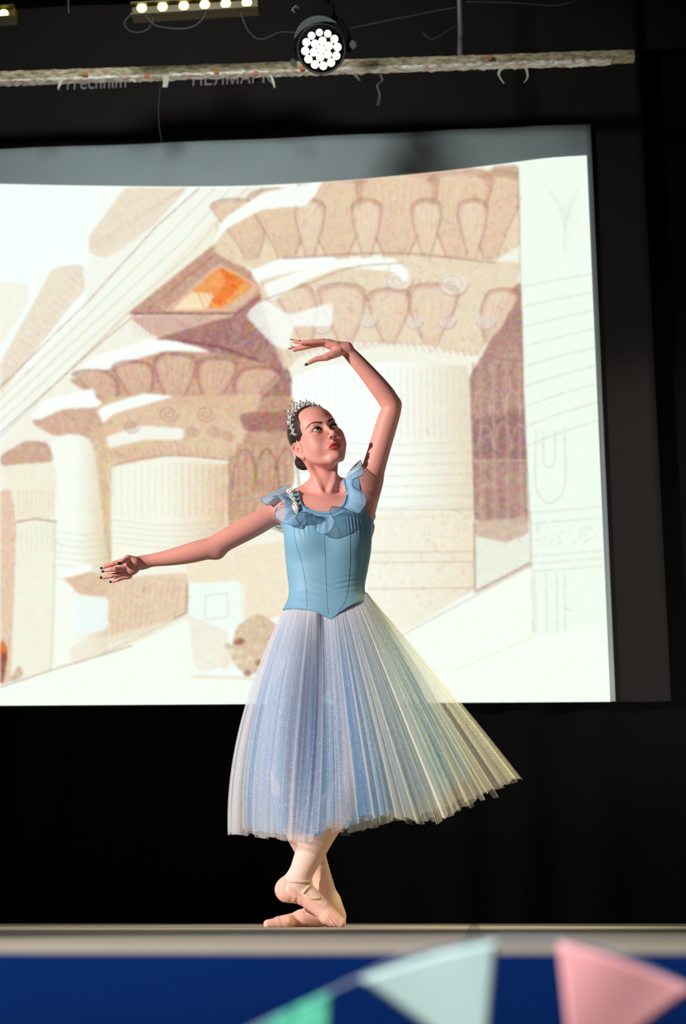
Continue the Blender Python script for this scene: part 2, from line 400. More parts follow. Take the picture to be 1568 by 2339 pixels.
# big capital at right: flared bowl of plain leaves
poly([(487, 575), (500, 520), (600, 452), (740, 412), (900, 396), (1120, 382), (1192, 470), (1192, 560), (1120, 602), (1000, 590), (900, 580), (740, 590), (620, 622), (540, 604)], (232, 212, 182), .95, .2)
poly([(1120, 380), (1185, 375), (1190, 480), (1150, 470)], (205, 172, 142), .9)
for cx_, w_, h_, ln_ in ((575, 110, 120, -40), (1120, 120, 175, 26), (655, 130, 140, -26), (1040, 150, 180, 14), (770, 170, 165, -8), (905, 190, 178, 4)):
    leaf(cx_, 592, w_, h_, ln_, n=9)
for cx_ in (708, 838, 975, 1080): leaf(cx_, 590, 70, 118, 0, (238, 220, 192), n=5)
poly([(487, 560), (510, 500), (600, 440), (740, 412), (705, 470), (600, 478), (520, 520)], WH, .95, .05)
poly([(570, 620), (640, 590), (770, 585), (760, 610), (650, 640), (600, 665)], WH, .95, .05)
poly([(590, 640), (760, 600), (930, 585), (1050, 590), (1192, 600), (1165, 720), (1120, 760), (1095, 815), (980, 790), (800, 780), (690, 810), (650, 850), (625, 780), (600, 700)], (230, 212, 184), .9, .25)
poly([(1100, 740), (1190, 640), (1195, 760), (1120, 800)], DK, .8)
for cx_, w_, h_, ln_ in ((700, 90, 120, -30), (1120, 80, 110, 30), (790, 110, 120, -10), (985, 120, 120, 6), (890, 100, 110, 0)): leaf(cx_, 785, w_, h_, ln_, (236, 218, 192), BR, 5)
for cx_, cy_, s in ((910, 640, 34), (1035, 650, 36), (840, 730, 24), (945, 735, 22), (1020, 735, 22), (1110, 735, 24), (735, 745, 24)):
    th = np.linspace(0, 4.4 * math.pi, 34); rr = s * (1 - th / 15)
    line([(cx_ + r * math.cos(a), cy_ + r * .8 * math.sin(a)) for a, r in zip(th, rr)], 2.2, DK, .5)
    poly([(cx_ + s * .9 * math.cos(a), cy_ + s * .7 * math.sin(a)) for a in np.linspace(0, 6.2, 16)], WH, .35, .1)
poly([(600, 650), (760, 592), (900, 588), (935, 620), (930, 650), (900, 620), (780, 610), (700, 640), (620, 690)], WH, .9, .05)
poly([(560, 720), (600, 680), (660, 720), (760, 690), (760, 745), (670, 745), (660, 800), (625, 790)], WH, .8, .1)
line([(590, 690), (700, 650), (800, 612), (920, 600)], 2, LN, .5, 20); line([(650, 590), (900, 578), (1130, 600)], 3, DK, .5, 20)
for k in range(30):
    x = 640 + k * 16; line([(x, 800 + 30 * abs(1 - k / 15) - 25), (x + 8, 790 + 30 * abs(1 - k / 15))], 2.2, BR, .4)
# big shaft
poly([(668, 860), (740, 835), (900, 825), (1070, 835), (1086, 1345), (900, 1460), (660, 1540), (660, 1000)], WH, .97, .05)
for k in range(27):
    x = 676 + k * 15; line([(x, 850 - 14 * math.sin(math.pi * k / 26)), (x + 1, 1000)], 1.3, GL if k < 16 else BR, .35)
for k in range(8):
    y = 1005 + k * 24; line([(670, y), (880, y + 10), (1080, y + 4)], 1.6, GL, .55, 16)
shade([(668, 860), (740, 835), (900, 825), (1070, 835), (1086, 1345), (900, 1460), (660, 1540)], (222, 204, 170), .8, 860, 1090)
poly([(840, 1170), (1082, 1168), (1085, 1345), (930, 1440), (840, 1440)], CR, .6, .8)
for k in range(90):
    x = R_.uniform(845, 1075); y = R_.uniform(1175, 1400)
    if y < 1480 - (x - 840) * .5: line([(x, y), (x + R_.uniform(-7, 7), y + R_.uniform(-10, 10))], 1.5, BR if x > 960 else GL, .4)
for y in (1165, 1262, 1285, 1345): line([(840, y), (1084, y - 2)], 1.6, LN, .35)
# dark interior at right of the big shaft
poly([(1072, 860), (1100, 815), (1125, 770), (1195, 700), (1200, 960), (1210, 1195), (1085, 1190)], (178, 140, 128), .95, .35)
poly([(1080, 960), (1195, 930), (1205, 1060), (1085, 1055)], (150, 108, 110), .6, .6)
for k in range(9):
    x = 1082 + k * 15; line([(x, 830), (x + 4, 1190)], 3.2, (214, 186, 160) if k % 2 else DK, .5)
for cx_, cy_ in ((1100, 905), (1135, 900), (1172, 905), (1110, 985), (1150, 980), (1188, 985)):
    line([(cx_ - 18, cy_ + 40), (cx_ - 12, cy_), (cx_, cy_ - 14), (cx_ + 12, cy_), (cx_ + 18, cy_ + 40)], 2, (222, 200, 176), .55, 16)
line([(1080, 1052), (1208, 1052)], 4, (206, 180, 150), .8)
poly([(1085, 1190), (1210, 1180), (1212, 1218), (1160, 1240), (1085, 1225)], (206, 182, 162), .9)
poly([(1085, 1225), (1150, 1240), (1212, 1222), (1214, 1290), (1090, 1350)], (232, 236, 220), .95)
line([(1084, 1195), (1086, 1345)], 3, LN, .6); line([(1086, 1352), (1140, 1325), (1215, 1285)], 4, DK, .6)
# right pillar
poly([(1183, 300), (1400, 300), (1400, 1450), (1218, 1455), (1200, 960)], (238, 249, 236), 1, .04)
line([(1184, 380), (1195, 900), (1212, 1200), (1218, 1450)], 2, LN, .45)
for k in range(9): line([(1195, 655 + k * 46), (1270, 640 + k * 44), (1372, 622 + k * 42)], 1.6, GL, .6, 12)
for k in range(8): line([(1240 + k * 12, 420 + 10 * k), (1290, 480 + 14 * k), (1330 - k * 6, 420 + 12 * k)], 1.2, GL, .25)
line([(1225, 985), (1225, 1110), (1255, 1150), (1290, 1110), (1290, 975)], 1.8, GL, .6, 24); line([(1242, 985), (1242, 1050), (1255, 1068), (1268, 1050), (1268, 985)], 1.8, GL, .6, 24)
for y in (1165, 1190, 1265, 1282, 1300): line([(1212, y + 6), (1385, y - 8)], 1.5, GL, .6)
for k in range(40):
    x = R_.uniform(1222, 1370); y = R_.uniform(1198, 1255); line([(x, y), (x + R_.uniform(-5, 5), y + R_.uniform(-9, 9))], 1.4, GL, .5)
for x in (1222, 1248, 1272, 1290): line([(x, 1310), (x + 2, 1445)], 1.5, GL, .6)
# middle column
poly([(155, 868), (210, 835), (330, 800), (480, 805), (610, 830), (645, 862), (600, 905), (520, 935), (380, 925), (230, 915)], (204, 162, 138), .95, .25)
poly([(160, 868), (210, 815), (300, 790), (330, 776), (400, 778), (470, 798), (380, 800), (290, 828), (200, 860)], WH, .95, .05)
for cx_, w_, h_, ln_ in ((250, 90, 70, -40), (320, 92, 88, -18), (560, 96, 76, 34), (400, 100, 104, 0), (485, 96, 96, 14)): leaf(cx_, 925, w_, h_, ln_, (226, 194, 164), DK, 6)
poly([(205, 940), (260, 905), (400, 905), (600, 900), (590, 945), (560, 1010), (535, 1052), (390, 1040), (255, 1066), (235, 1020)], (222, 192, 160), .95, .3)
poly([(205, 955), (240, 925), (330, 898), (400, 905), (330, 925), (260, 945), (225, 975)], WH, .95, .05)
poly([(235, 1000), (320, 972), (420, 978), (420, 1005), (330, 1005), (245, 1025)], WH, .8, .1)
for cx_, cy_, s in ((385, 945, 24), (470, 945, 24), (300, 975, 18), (440, 985, 16), (490, 985, 16), (520, 995, 14)):
    th = np.linspace(0, 4 * math.pi, 30); rr = s * (1 - th / 14)
    line([(cx_ + r * math.cos(a), cy_ + r * .85 * math.sin(a)) for a, r in zip(th, rr)], 2, DK, .55)
line([(245, 1070), (300, 1052), (400, 1040), (530, 1052)], 2.5, DK, .5, 20)
for k in range(20): line([(250 + k * 14, 1030 - 12 * math.sin(k / 6)), (256 + k * 14, 1048 - 12 * math.sin(k / 6))], 2, BR, .4)
poly([(258, 1072), (330, 1055), (420, 1052), (520, 1060), (516, 1215), (440, 1260), (255, 1300)], (244, 246, 230), .97, .08)
shade([(258, 1072), (420, 1052), (520, 1060), (516, 1215), (440, 1260), (255, 1300)], (222, 188, 150), .9, 360, 525)
for k in range(17): line([(262 + k * 15.5, 1068 - 8 * math.sin(k / 5)), (262 + k * 15.5, 1180)], 1.4, GL if k < 10 else BR, .42)
for k in range(5): line([(257, 1188 + 13 * k), (390, 1200 + 13 * k), (515, 1192 + 13 * k)], 1.5, GL, .5, 12)
# interior behind it
poly([(520, 1055), (560, 1000), (600, 905), (672, 905), (672, 1110), (600, 1180), (520, 1212)], (198, 158, 130), .95, .4)
poly([(545, 945), (672, 935), (672, 985), (560, 985)], DK, .85)
for cx_ in (560, 610, 655): line([(cx_ - 30, 1120), (cx_ - 22, 1060), (cx_, 1025), (cx_ + 22, 1060), (cx_ + 30, 1120)], 2.6, (140, 96, 84), .6, 20)
for k in range(16): line([(525 + k * 9, 1000 + 6 * (k % 3)), (528 + k * 9, 1190)], 1.8, (226, 192, 150) if k % 2 else DK, .3)
line([(520, 1212), (600, 1195), (650, 1215)], 4, (110, 80, 74), .6)
# left columns
poly([(70, 965), (110, 925), (215, 925), (245, 985), (235, 1010), (190, 1000), (120, 995)], (210, 172, 148), .95, .3)
poly([(68, 955), (100, 915), (215, 885), (225, 930), (140, 935), (90, 960)], WH, .95, .05)
poly([(200, 990), (240, 970), (255, 1060), (255, 1330), (235, 1330), (215, 1180)], (222, 196, 160), .8, .4)
poly([(115, 1010), (150, 990), (195, 995), (215, 1020), (255, 1330), (245, 1500), (125, 1530), (130, 1200)], (244, 250, 238), .95, .06)
shade([(115, 1010), (150, 990), (195, 995), (240, 1010), (255, 1330), (245, 1500), (125, 1530)], (214, 184, 144), .8, 165, 258)
for k in range(8): line([(132, 1215 + 15 * k), (190, 1222 + 15 * k), (252, 1214 + 15 * k)], 1.4, GL, .5)
poly([(0, 1040), (60, 1005), (110, 1010), (125, 1055), (60, 1060), (0, 1065)], BR, .8, .3)
poly([(0, 1120), (25, 1115), (38, 1200), (25, 1560), (0, 1565)], (228, 196, 170), .9, .3)
poly([(0, 1072), (60, 1058), (128, 1062), (130, 1120), (125, 1185), (40, 1190), (30, 1125)], (240, 236, 214), .95, .3)
for k in range(9): line([(42 + k * 10, 1120), (44 + k * 9.5, 1180)], 1.6, BR, .3)
line([(38, 1192), (80, 1185), (128, 1192)], 2.5, (170, 100, 90), .6)
poly([(40, 1195), (126, 1193), (118, 1540), (25, 1560)], (240, 240, 220), .9, .2)
for k in range(7): line([(48 + k * 12, 1198), (48 + k * 12, 1258)], 1.4, GL, .4)
line([(126, 1190), (124, 1320), (116, 1540)], 2, GL, .6)
# fallen blocks
poly([(140, 1318), (200, 1305), (245, 1318), (250, 1360), (185, 1360)], (220, 188, 158), .9, .3)
poly([(128, 1300), (215, 1290), (200, 1308), (140, 1322)], WH, 1, 0)
poly([(250, 1320), (430, 1308), (428, 1400), (330, 1448), (250, 1470)], (228, 202, 172), .9, .3)
for k in range(12): line([(262 + k * 14, 1322), (255 + k * 13, 1455 - k * 4)], 1.6, BR, .35)
line([(428, 1335), (426, 1400), (330, 1450), (240, 1490)], 3, DK, .6)
poly([(170, 1362), (250, 1365), (245, 1440), (170, 1450)], (236, 250, 244), .9, .1)
poly([(420, 1262), (660, 1235), (658, 1400), (600, 1420), (560, 1420), (560, 1330), (430, 1330)], (240, 226, 198), .85, .35)
poly([(432, 1335), (550, 1325), (548, 1440), (436, 1448)], (238, 250, 242), .95, .06)
line([(470, 1360), (520, 1355), (522, 1410), (468, 1415), (470, 1360)], 1.5, GL, .6)
poly([(540, 1430), (590, 1400), (640, 1430), (600, 1540), (550, 1535), (525, 1500)], (214, 186, 154), .9, .5)
for k in range(14):
    x = R_.uniform(515, 595); y = R_.uniform(1450, 1540); poly([(x + 11 * math.cos(a) * R_.uniform(.6, 1.2), y + 8 * math.sin(a)) for a in np.linspace(0, 5.6, 7)], (150, 105, 80) if k % 3 == 0 else (236, 222, 196), .7)
poly([(160, 1475), (430, 1405), (520, 1440), (530, 1520), (430, 1540), (160, 1560)], (238, 230, 208), .7)
# pen hatching over the shaded stone
for k in range(1500):
    j = R_.integers(0, NY); i = R_.integers(0, NX)
    if .35 < IMG[j, i].mean() < .84:
        x, y = PX[j, i], PY[j, i]; a_ = R_.choice([1.35, 1.6, .5, 2.4]); l_ = R_.uniform(8, 22)
        line([(x, y), (x + l_ * math.cos(a_), y + l_ * math.sin(a_))], 1.3, DK if R_.random() < .7 else CR, .35)
# sand
poly([(0, 1572), (120, 1528), (300, 1475), (430, 1412), (442, 1520), (470, 1548), (700, 1552), (870, 1475), (1010, 1400), (1215, 1290), (1218, 1455), (1400, 1425), (1400, 1640), (0, 1640)], (244, 254, 240), .98, .03)
line([(870, 1478), (1010, 1402), (1215, 1292)], 2, BR, .5); line([(0, 1570), (120, 1530), (300, 1476)], 2.2, LN, .5)
line([(440, 1545), (530, 1548), (600, 1552)], 5, TN, .5); line([(1040, 1530), (1220, 1455)], 3, CR, .7)
poly([(0, 1468), (8, 1462), (18, 1490), (8, 1560), (0, 1562)], (150, 80, 60), .9); poly([(2, 1462), (14, 1475), (12, 1492), (0, 1490)], (240, 130, 60), .9)
poly([(30, 1540), (45, 1515), (55, 1545), (20, 1560)], (200, 165, 140), .8)
# coloured grain of the projector, a soft lens on top
gr = np.stack([field(4.2, 21), field(4.2, 22), field(4.2, 23)], -1) - .5
lum = IMG.mean(-1, keepdims=True)
IMG = IMG + gr * (1.02 - lum).clip(0, 1) * .42
for ax in (0, 1, 0, 1): IMG = (np.roll(IMG, 1, ax) + 2 * IMG + np.roll(IMG, -1, ax)) / 4
IMG = IMG.clip(0, 1)
LIN = np.where(IMG <= .04045, IMG / 12.92, ((IMG + .055) / 1.055) ** 2.4)
u_ = (PX - CX) / FPX; v_ = (CY - PY) / FPX; t_ = 1 / (cp - v_ * sp)
dx, dy_, dz = t_ * u_, np.ones_like(u_), t_ * (sp + v_ * cp)
wx, wy = dx * cy - dy_ * sy, dx * sy + dy_ * cy
k_ = 6.858 / wy
V = np.stack([k_ * wx, np.full_like(wx, 6.858), CAMH + k_ * dz], -1).reshape(-1, 3) - org
ii = np.arange(NX * NY).reshape(NY, NX)
Fq = np.stack([ii[1:, :-1], ii[1:, 1:], ii[:-1, 1:], ii[:-1, :-1]], -1).reshape(-1, 4)
me = arrmesh('projected_picture', V, Fq); setcol(me, LIN.reshape(-1, 3), 'picture')
M_pic = bpy.data.materials.new('projected_picture'); M_pic.use_nodes = True; nt = M_pic.node_tree; nt.nodes.clear()
a = nt.nodes.new('ShaderNodeVertexColor'); a.layer_name = 'picture'; e = nt.nodes.new('ShaderNodeEmission'); e.inputs[1].default_value = 1.04
q = nt.nodes.new('ShaderNodeOutputMaterial'); nt.links.new(a.outputs[0], e.inputs[0]); nt.links.new(e.outputs[0], q.inputs[0])
tag(link('projected_picture', me, M_pic, scr), 'glowing cream picture of stone columns')

# ---- ragged lighting beam
M_beam = noise_bump(mat('taped_beam', (.2, .17, .12), .85), 30, .8, .01, (1, 3, 3), (srgb(130, 112, 84), srgb(200, 186, 150)))
M_lit_tape = noise_bump(mat('lit_tape_edge', (.6, .6, .56), .7), 25, .6, .01, (1, 2, 2), (srgb(190, 165, 130), srgb(248, 250, 246)))  # tape edge, whitened to paint in screen light on the beam's underside
M_rust = mat('orange_tape_scrap', srgb(190, 112, 50), .8)
DB = 6.5
bl = W(-60, 165, DB); brt = W(1450, 116, DB)
x0b, x1b = bl[0], brt[0]
ztop = W(700, 139, DB)[2]; zbot = W(700, 164, DB)[2]
beam = empty('lighting_beam', ((x0b + x1b) / 2, DB + .03, zbot)); tag(beam, 'long horizontal beam wrapped in torn tape above the screen', 'beam')
bo = np.array(beam.location); beam.rotation_euler = (0, .0065, 0)
def ragged(x0, x1, zl, zh, y0, y1, amp, seed, n=320):
    r = np.random.default_rng(seed); vs = []; xs = np.linspace(x0, x1, n)
    j = r.normal(0, 1, (n, 4, 2)); j = (j + np.roll(j, 1, 0) + np.roll(j, 2, 0)) / 2.2 * amp
    for i, x in enumerate(xs):
        for c, (yy, zz) in enumerate(((y0, zl), (y1, zl), (y1, zh), (y0, zh))): vs.append((x, yy + j[i, c, 0], zz + j[i, c, 1]))
    vs = [np.array(v) - bo for v in vs]
    fs = [(i * 4 + c, i * 4 + (c + 1) % 4, i * 4 + 4 + (c + 1) % 4, i * 4 + 4 + c) for i in range(n - 1) for c in range(4)]
    fs += [(3, 2, 1, 0), tuple((n - 1) * 4 + c for c in range(4))]
    return MB().add(vs, fs)
ragged(x0b, x1b, zbot + .010, ztop, DB, DB + .04, .0012, 1).build('wrapped_pipe', M_beam, beam, smooth=False)
ragged(x0b, x0b + .965 * (x1b - x0b), zbot, zbot + .012, DB - .005, DB + .035, .0022, 2, 520).build('lit_tape_strip', M_lit_tape, beam, smooth=False)
def strip(pts, w, name, m_):
    p = spline(pts, 14); vs = []; n = len(p)
    for i, (x, y, ww) in enumerate(p):
        for s_ in (-1, 1):
            for d_ in (0, .002): vs.append(W(x + s_ * ww * w, y, DB - .014 + d_) - bo)
    fs = []
    for i in range(n - 1):
        a = i * 4
        fs += [(a, a + 2, a + 6, a + 4), (a + 1, a + 5, a + 7, a + 3), (a, a + 4, a + 5, a + 1), (a + 2, a + 3, a + 7, a + 6)]
    fs += [(0, 1, 3, 2), (4 * n - 4, 4 * n - 2, 4 * n - 1, 4 * n - 3)]
    return MB().add(vs, fs).build(name, m_, beam, smooth=False)
M_shred = mat('tape_shred', srgb(198, 196, 176), .8)
for pts, w in (([(378, 175, 1), (379, 188, .8), (377, 201, .7)], 8), ([(140, 182, 1), (137, 195, .8), (132, 206, .2)], 5), ([(619, 172, .6), (624, 186, .8), (628, 201, .3)], 4),
               ([(868, 168, .8), (874, 182, .4), (862, 194, .4), (868, 215, .4), (864, 240, .9)], 4.5), ([(1146, 152, 1), (1140, 168, .5), (1152, 188, .3)], 5), ([(1202, 150, .8), (1206, 172, .5), (1198, 186, .2)], 4),
               ([(810, 168, .8), (818, 178, .6), (824, 184, .2)], 5), ([(300, 182, 1), (310, 190, .5)], 6)):
    strip(pts, w, 'tape_shred', M_shred)
for x, y in ((196, 172), (335, 176), (495, 165), (585, 168), (1120, 128), (690, 156)):
    p = W(x, y, DB - .012) - bo; MB().box(p, (.022, .01, .02)).build('tape_patch', M_rust, beam, smooth=False, bevel=.003)
# steel hanger rod carrying the beam
a = W(1053, 122, DB + .03); r0 = empty('hanger_rod', (a[0], a[1], ztop)); tag(r0, 'thin grey rod holding the taped beam from above', 'rod')
M_rod = mat('dusty_grey_steel', (.17, .15, .14), .6, .4)
MB().tube([(0, 0, 0), (0, 0, .7)], .0115, 12).build('rod', M_rod, r0)
MB().tube([(0, 0, -.002), (0, 0, .03), (0, 0, .10)], [.018, .016, .012], 12).build('clamp', M_rod, r0)

# ---- LED bars
M_case = mat('yellow_lit_housing', srgb(66, 54, 2), .5, .2)  # yellow glow of the lamps is put into the housing colour
M_lamp = mat('amber_lamp', (1, .9, .3), .4, emit=(1, .95, .30), estr=4)
M_dark = mat('matt_black_metal', (.004, .004, .004), .8, 0, spec=.05)
M_greyp = mat('grey_reflective_tape', srgb(96, 100, 95), .5)
def ledbar(px0, py0, px1, py1, lamps, lab, th=24):
    D = 6.2; a = W(px0, py0, D); b_ = W(px1, py1, D); c = (a + b_) / 2
    t = empty('led_bar', c); tag(t, lab, 'stage light', 'LED bars hanging above the beam')
    ang = math.atan2(b_[2] - a[2], b_[0] - a[0]); R = np.array([[math.cos(ang), 0, -math.sin(ang)], [0, 1, 0], [math.sin(ang), 0, math.cos(ang)]])
    ln = np.linalg.norm(b_ - a); hh = .062
    # open tray housing
    MB().box((0, .03, 0), (ln, .05, hh), R).build('housing', M_case, t, smooth=False, bevel=.004)
    MB().box(R @ np.array([0, -.004, hh / 2 - .004]), (ln, .03, .006), R).build('rim', M_case, t, smooth=False)
    MB().box(R @ np.array([0, -.004, -hh / 2 + .004]), (ln, .03, .006), R).build('rim', M_case, t, smooth=False)
    MB().box((0, .05, hh * .9), (.05, .03, .08)).build('bracket', M_dark, t, smooth=False)
    for (lx, ly) in lamps:
        p = W(lx, ly, D) - c; p[1] = 0
        MB().sphere(p, (.0215, .012, .0215), nu=20, nv=12).build('lamp', M_lamp, t)
    return t
ledbar(300, 24, 590, 6, [(324, 18), (371.5, 15.5), (420, 13), (468, 10.5), (516, 8), (564, 5.5)], 'amber LED bar of six round lamps hanging above the beam')
ledbar(-230, 46, 33, 28, [(-184, 44), (-136, 41), (-88, 38), (-40, 35), (8, 32)], 'amber LED bar cut off at the left edge of the photo')

# ---- round LED par
D = 6.1; c = W(735, 112, D)
par = empty('stage_spotlight', c); tag(par, 'round black stage spotlight with a cluster of glowing white lamps', 'spotlight')
sc = np.linalg.norm(W(835, 112, D) - W(735, 112, D)) / 100      # metres per photo pixel there
ax = np.array([.02, -.86, -.50]); ax /= np.linalg.norm(ax)
rt = np.cross(ax, [0, 0, 1]); rt /= np.linalg.norm(rt); rt = -rt; upv = np.cross(ax, rt) * -1
if upv[2] < 0: upv = -upv
def pp(x, y, d): return rt * x * sc + upv * y * sc + ax * d
b = MB(); b.tube([pp(0, 4, -.21), pp(0, 4, -.19), pp(0, 2, -.03), pp(0, 0, .012)], [.045, .075, 54 * sc, 54 * sc], 40); b.build('lamp_body', M_dark, par)
b = MB()
ring = [pp(54 * math.cos(q), 54 * math.sin(q), .012) for q in np.linspace(0, 2 * math.pi, 41)]
b.tube(ring, .004, 8, cap=False).build('front_rim', mat('dark_grey_rim', (.03, .027, .024), .7), par)
M_white = mat('white_led_lens', (1, 1, .9), .3, emit=(1, 1, .78), estr=3.2)
spots_ = [(0, 0)] + [(18.5 * math.cos(q), 18.5 * math.sin(q)) for q in np.radians(np.arange(6) * 60 + 20)] + [(37 * math.cos(q), 37 * math.sin(q)) for q in np.radians(np.arange(12) * 30 + 5)]
Rp = np.stack([rt, upv, ax], 1)
for (x, y) in spots_: MB().sphere(pp(x, y, .014), (8.7 * sc, 8.7 * sc, .008), Rp, 16, 10).build('led_lens', M_white, par)
# yoke, clamp and reflective scraps
b = MB(); b.tube([pp(-60, -8, -.08)] + [np.array(pp(-62 * math.cos(q), 0, -.08)) + np.array([0, .0, 62 * sc * 1.45 * math.sin(q)]) for q in np.linspace(.2, math.pi - .2, 13)] + [pp(60, -8, -.08)], .012, 8)
b.build('yoke', M_dark, par)
MB().box((0, .07, 110 * sc), (.10, .07, .07)).build('clamp', M_dark, par, smooth=False, bevel=.01)
MB().tube([(0, .07, 110 * sc), (0, .07, 150 * sc)], .03, 12).build('hanging_post', M_dark, par)
def crescent(q0, q1, r, w, name):
    p = [pp(r * math.cos(q), r * math.sin(q), -.02) for q in np.linspace(q0, q1, 20)]
    b = MB(); vs = []; 
    for i, q in enumerate(np.linspace(q0, q1, 20)):
        ww = w * math.sin(math.pi * (i + .6) / 20.2)
        for rr, dd in ((r - ww / 2, .003), (r + ww / 2, .003), (r + ww / 2, -.04), (r - ww / 2, -.04)): vs.append(pp(rr * math.cos(q), rr * math.sin(q), dd))
    fs = [(i * 4 + c, i * 4 + (c + 1) % 4, i * 4 + 4 + (c + 1) % 4, i * 4 + 4 + c) for i in range(19) for c in range(4)]
    b.add(vs, fs).build(name, M_greyp, par, smooth=False)
crescent(math.radians(58), math.radians(158), 66, 16, 'top_shield')
crescent(math.radians(-2), math.radians(14), 72, 16, 'side_clip'); crescent(math.radians(196), math.radians(212), 72, 14, 'side_clip')
b = MB(); b.tube([W(675, 30, D) - c, W(668, 22, D) - c, W(676, 14, D) - c, W(684, 20, D) - c], .004, 8).build('hook', M_greyp, par)
# the light it gives comes from an area lamp right at the lenses
# ---- cables
M_cable = mat('grey_cable', (.03, .03, .03), .6)
for pts, lab, r_, Dc in (([(304, 30), (282, 50), (295, 72), (325, 74), (345, 60), (352, 32)], 'short dark cable looping below the left end of the LED bar', .0028, 6.2),
                 ([(330, 30), (350, 58), (385, 64), (435, 66), (468, 40), (470, 20)], 'dark cable sagging under the middle of the LED bar', .0035, 6.19),
                 ([(548, 22), (568, 74), (600, 92), (640, 72), (690, 78)], 'thin dark cable loop left of the round spotlight', .0025, 6.12),
                 ([(775, 70), (860, 52), (940, 36), (1010, 22), (1052, 16)], 'thin dark cable running right from the round spotlight', .0028, 6.3),
                 ([(1054, 4), (1180, 6), (1300, 10), (1400, -60)], 'thin dark cable at the top edge right of the rod', .0025, 6.52),
                 ([(965, 74), (985, 90), (1008, 80), (1052, 52)], 'small cable curl between spotlight and rod', .0025, 6.52),
                 ([(154, -60), (156, 12), (157, 32)], 'short pale cord hanging at the top left', .0035, 6.35),
                 ([(366, 180), (365, 215), (362, 240), (364, 290), (370, 326)], 'thin thread hanging down over the masking cloth', .0016, 6.495)):
    q = [W(x, y, Dc) for x, y in pts]; q = spline(q, 30); k5 = np.ones(7) / 7; q = np.stack([np.convolve(np.pad(q[:, c], 3, 'edge'), k5, 'valid') for c in range(3)], 1); o0 = q[0].copy()
    o = MB().tube([p - o0 for p in q], r_, 6).build('cable', M_cable); o.location = o0; tag(o, lab, 'cable', 'loose cables over the stage')

# ---- bunting in front of the stage
def F_(px, py, Y): 
    q = P(px, py, Y); return np.array(rotyaw(q))
def flag(pts, mname, m_, lab, Y=1.22, wave=.003):
    """pts: left corner, right corner (on the string) and apex"""
    A, B_, C_ = [F_(x, y, Y) for x, y in pts]; n = 22; vs = []; idx = {}
    for i in range(n + 1):
        for j in range(n + 1 - i):
            a_, b_ = i / n, j / n; p = A * (1 - a_ - b_) + B_ * a_ + C_ * b_
            p = p + np.array([0, wave * math.sin(a_ * 5 + b_ * 3), 0]); p[2] += .003 * 4 * a_ * (1 - a_) * (1 - b_) ** 2
            idx[i, j] = len(vs); vs.append(p - A)
    fs = []
    for i in range(n):
        for j in range(n - i):
            fs.append((idx[i, j], idx[i + 1, j], idx[i, j + 1]))
            if i + j < n - 1: fs.append((idx[i + 1, j], idx[i + 1, j + 1], idx[i, j + 1]))
    o = MB().add(vs, fs).build('bunting_flag', m_); o.location = A; tag(o, lab, 'bunting flag', 'bunting flags along the stage front')
    s_ = o.modifiers.new('s', 'SOLIDIFY'); s_.thickness = .0012; s_.offset = 0
    return o
def cloth(name, c): return noise_bump(mat(name, srgb(*c), .85, spec=.1), 600, .2)
flag([(822, 2236), (1136, 2150), (1108, 2440)], 'm', cloth('mint_cotton', (200, 226, 218)), 'pale mint bunting flag in front of the stage edge')
flag([(1276, 2152), (1590, 2262), (1310, 2470)], 'm', cloth('pink_cotton', (255, 176, 176)), 'salmon pink bunting flag at the right of the frame', wave=-.003)
g = mat('green_print_cotton', (.2, .6, .45), .85); noise_bump(g, 40, .2, .001, None, (srgb(30, 140, 120), srgb(110, 220, 180)))
flag([(560, 2368), (757, 2266), (745, 2480)], 'm', g, 'green patterned bunting flag at the bottom centre')
q = spline([F_(x, y, 1.236) for x, y in ((480, 2400), (600, 2340), (757, 2266), (822, 2235), (960, 2176), (1136, 2150), (1210, 2152), (1276, 2152), (1400, 2178), (1590, 2262), (1680, 2300))], 80)
o = MB().tube([p - q[0] for p in q], .0016, 8).build('bunting_string', mat('grey_ribbon', srgb(120, 130, 150), .8)); o.location = q[0]; tag(o, 'thin grey string carrying the bunting flags', 'string')
from concurrent.futures import ThreadPoolExecutor
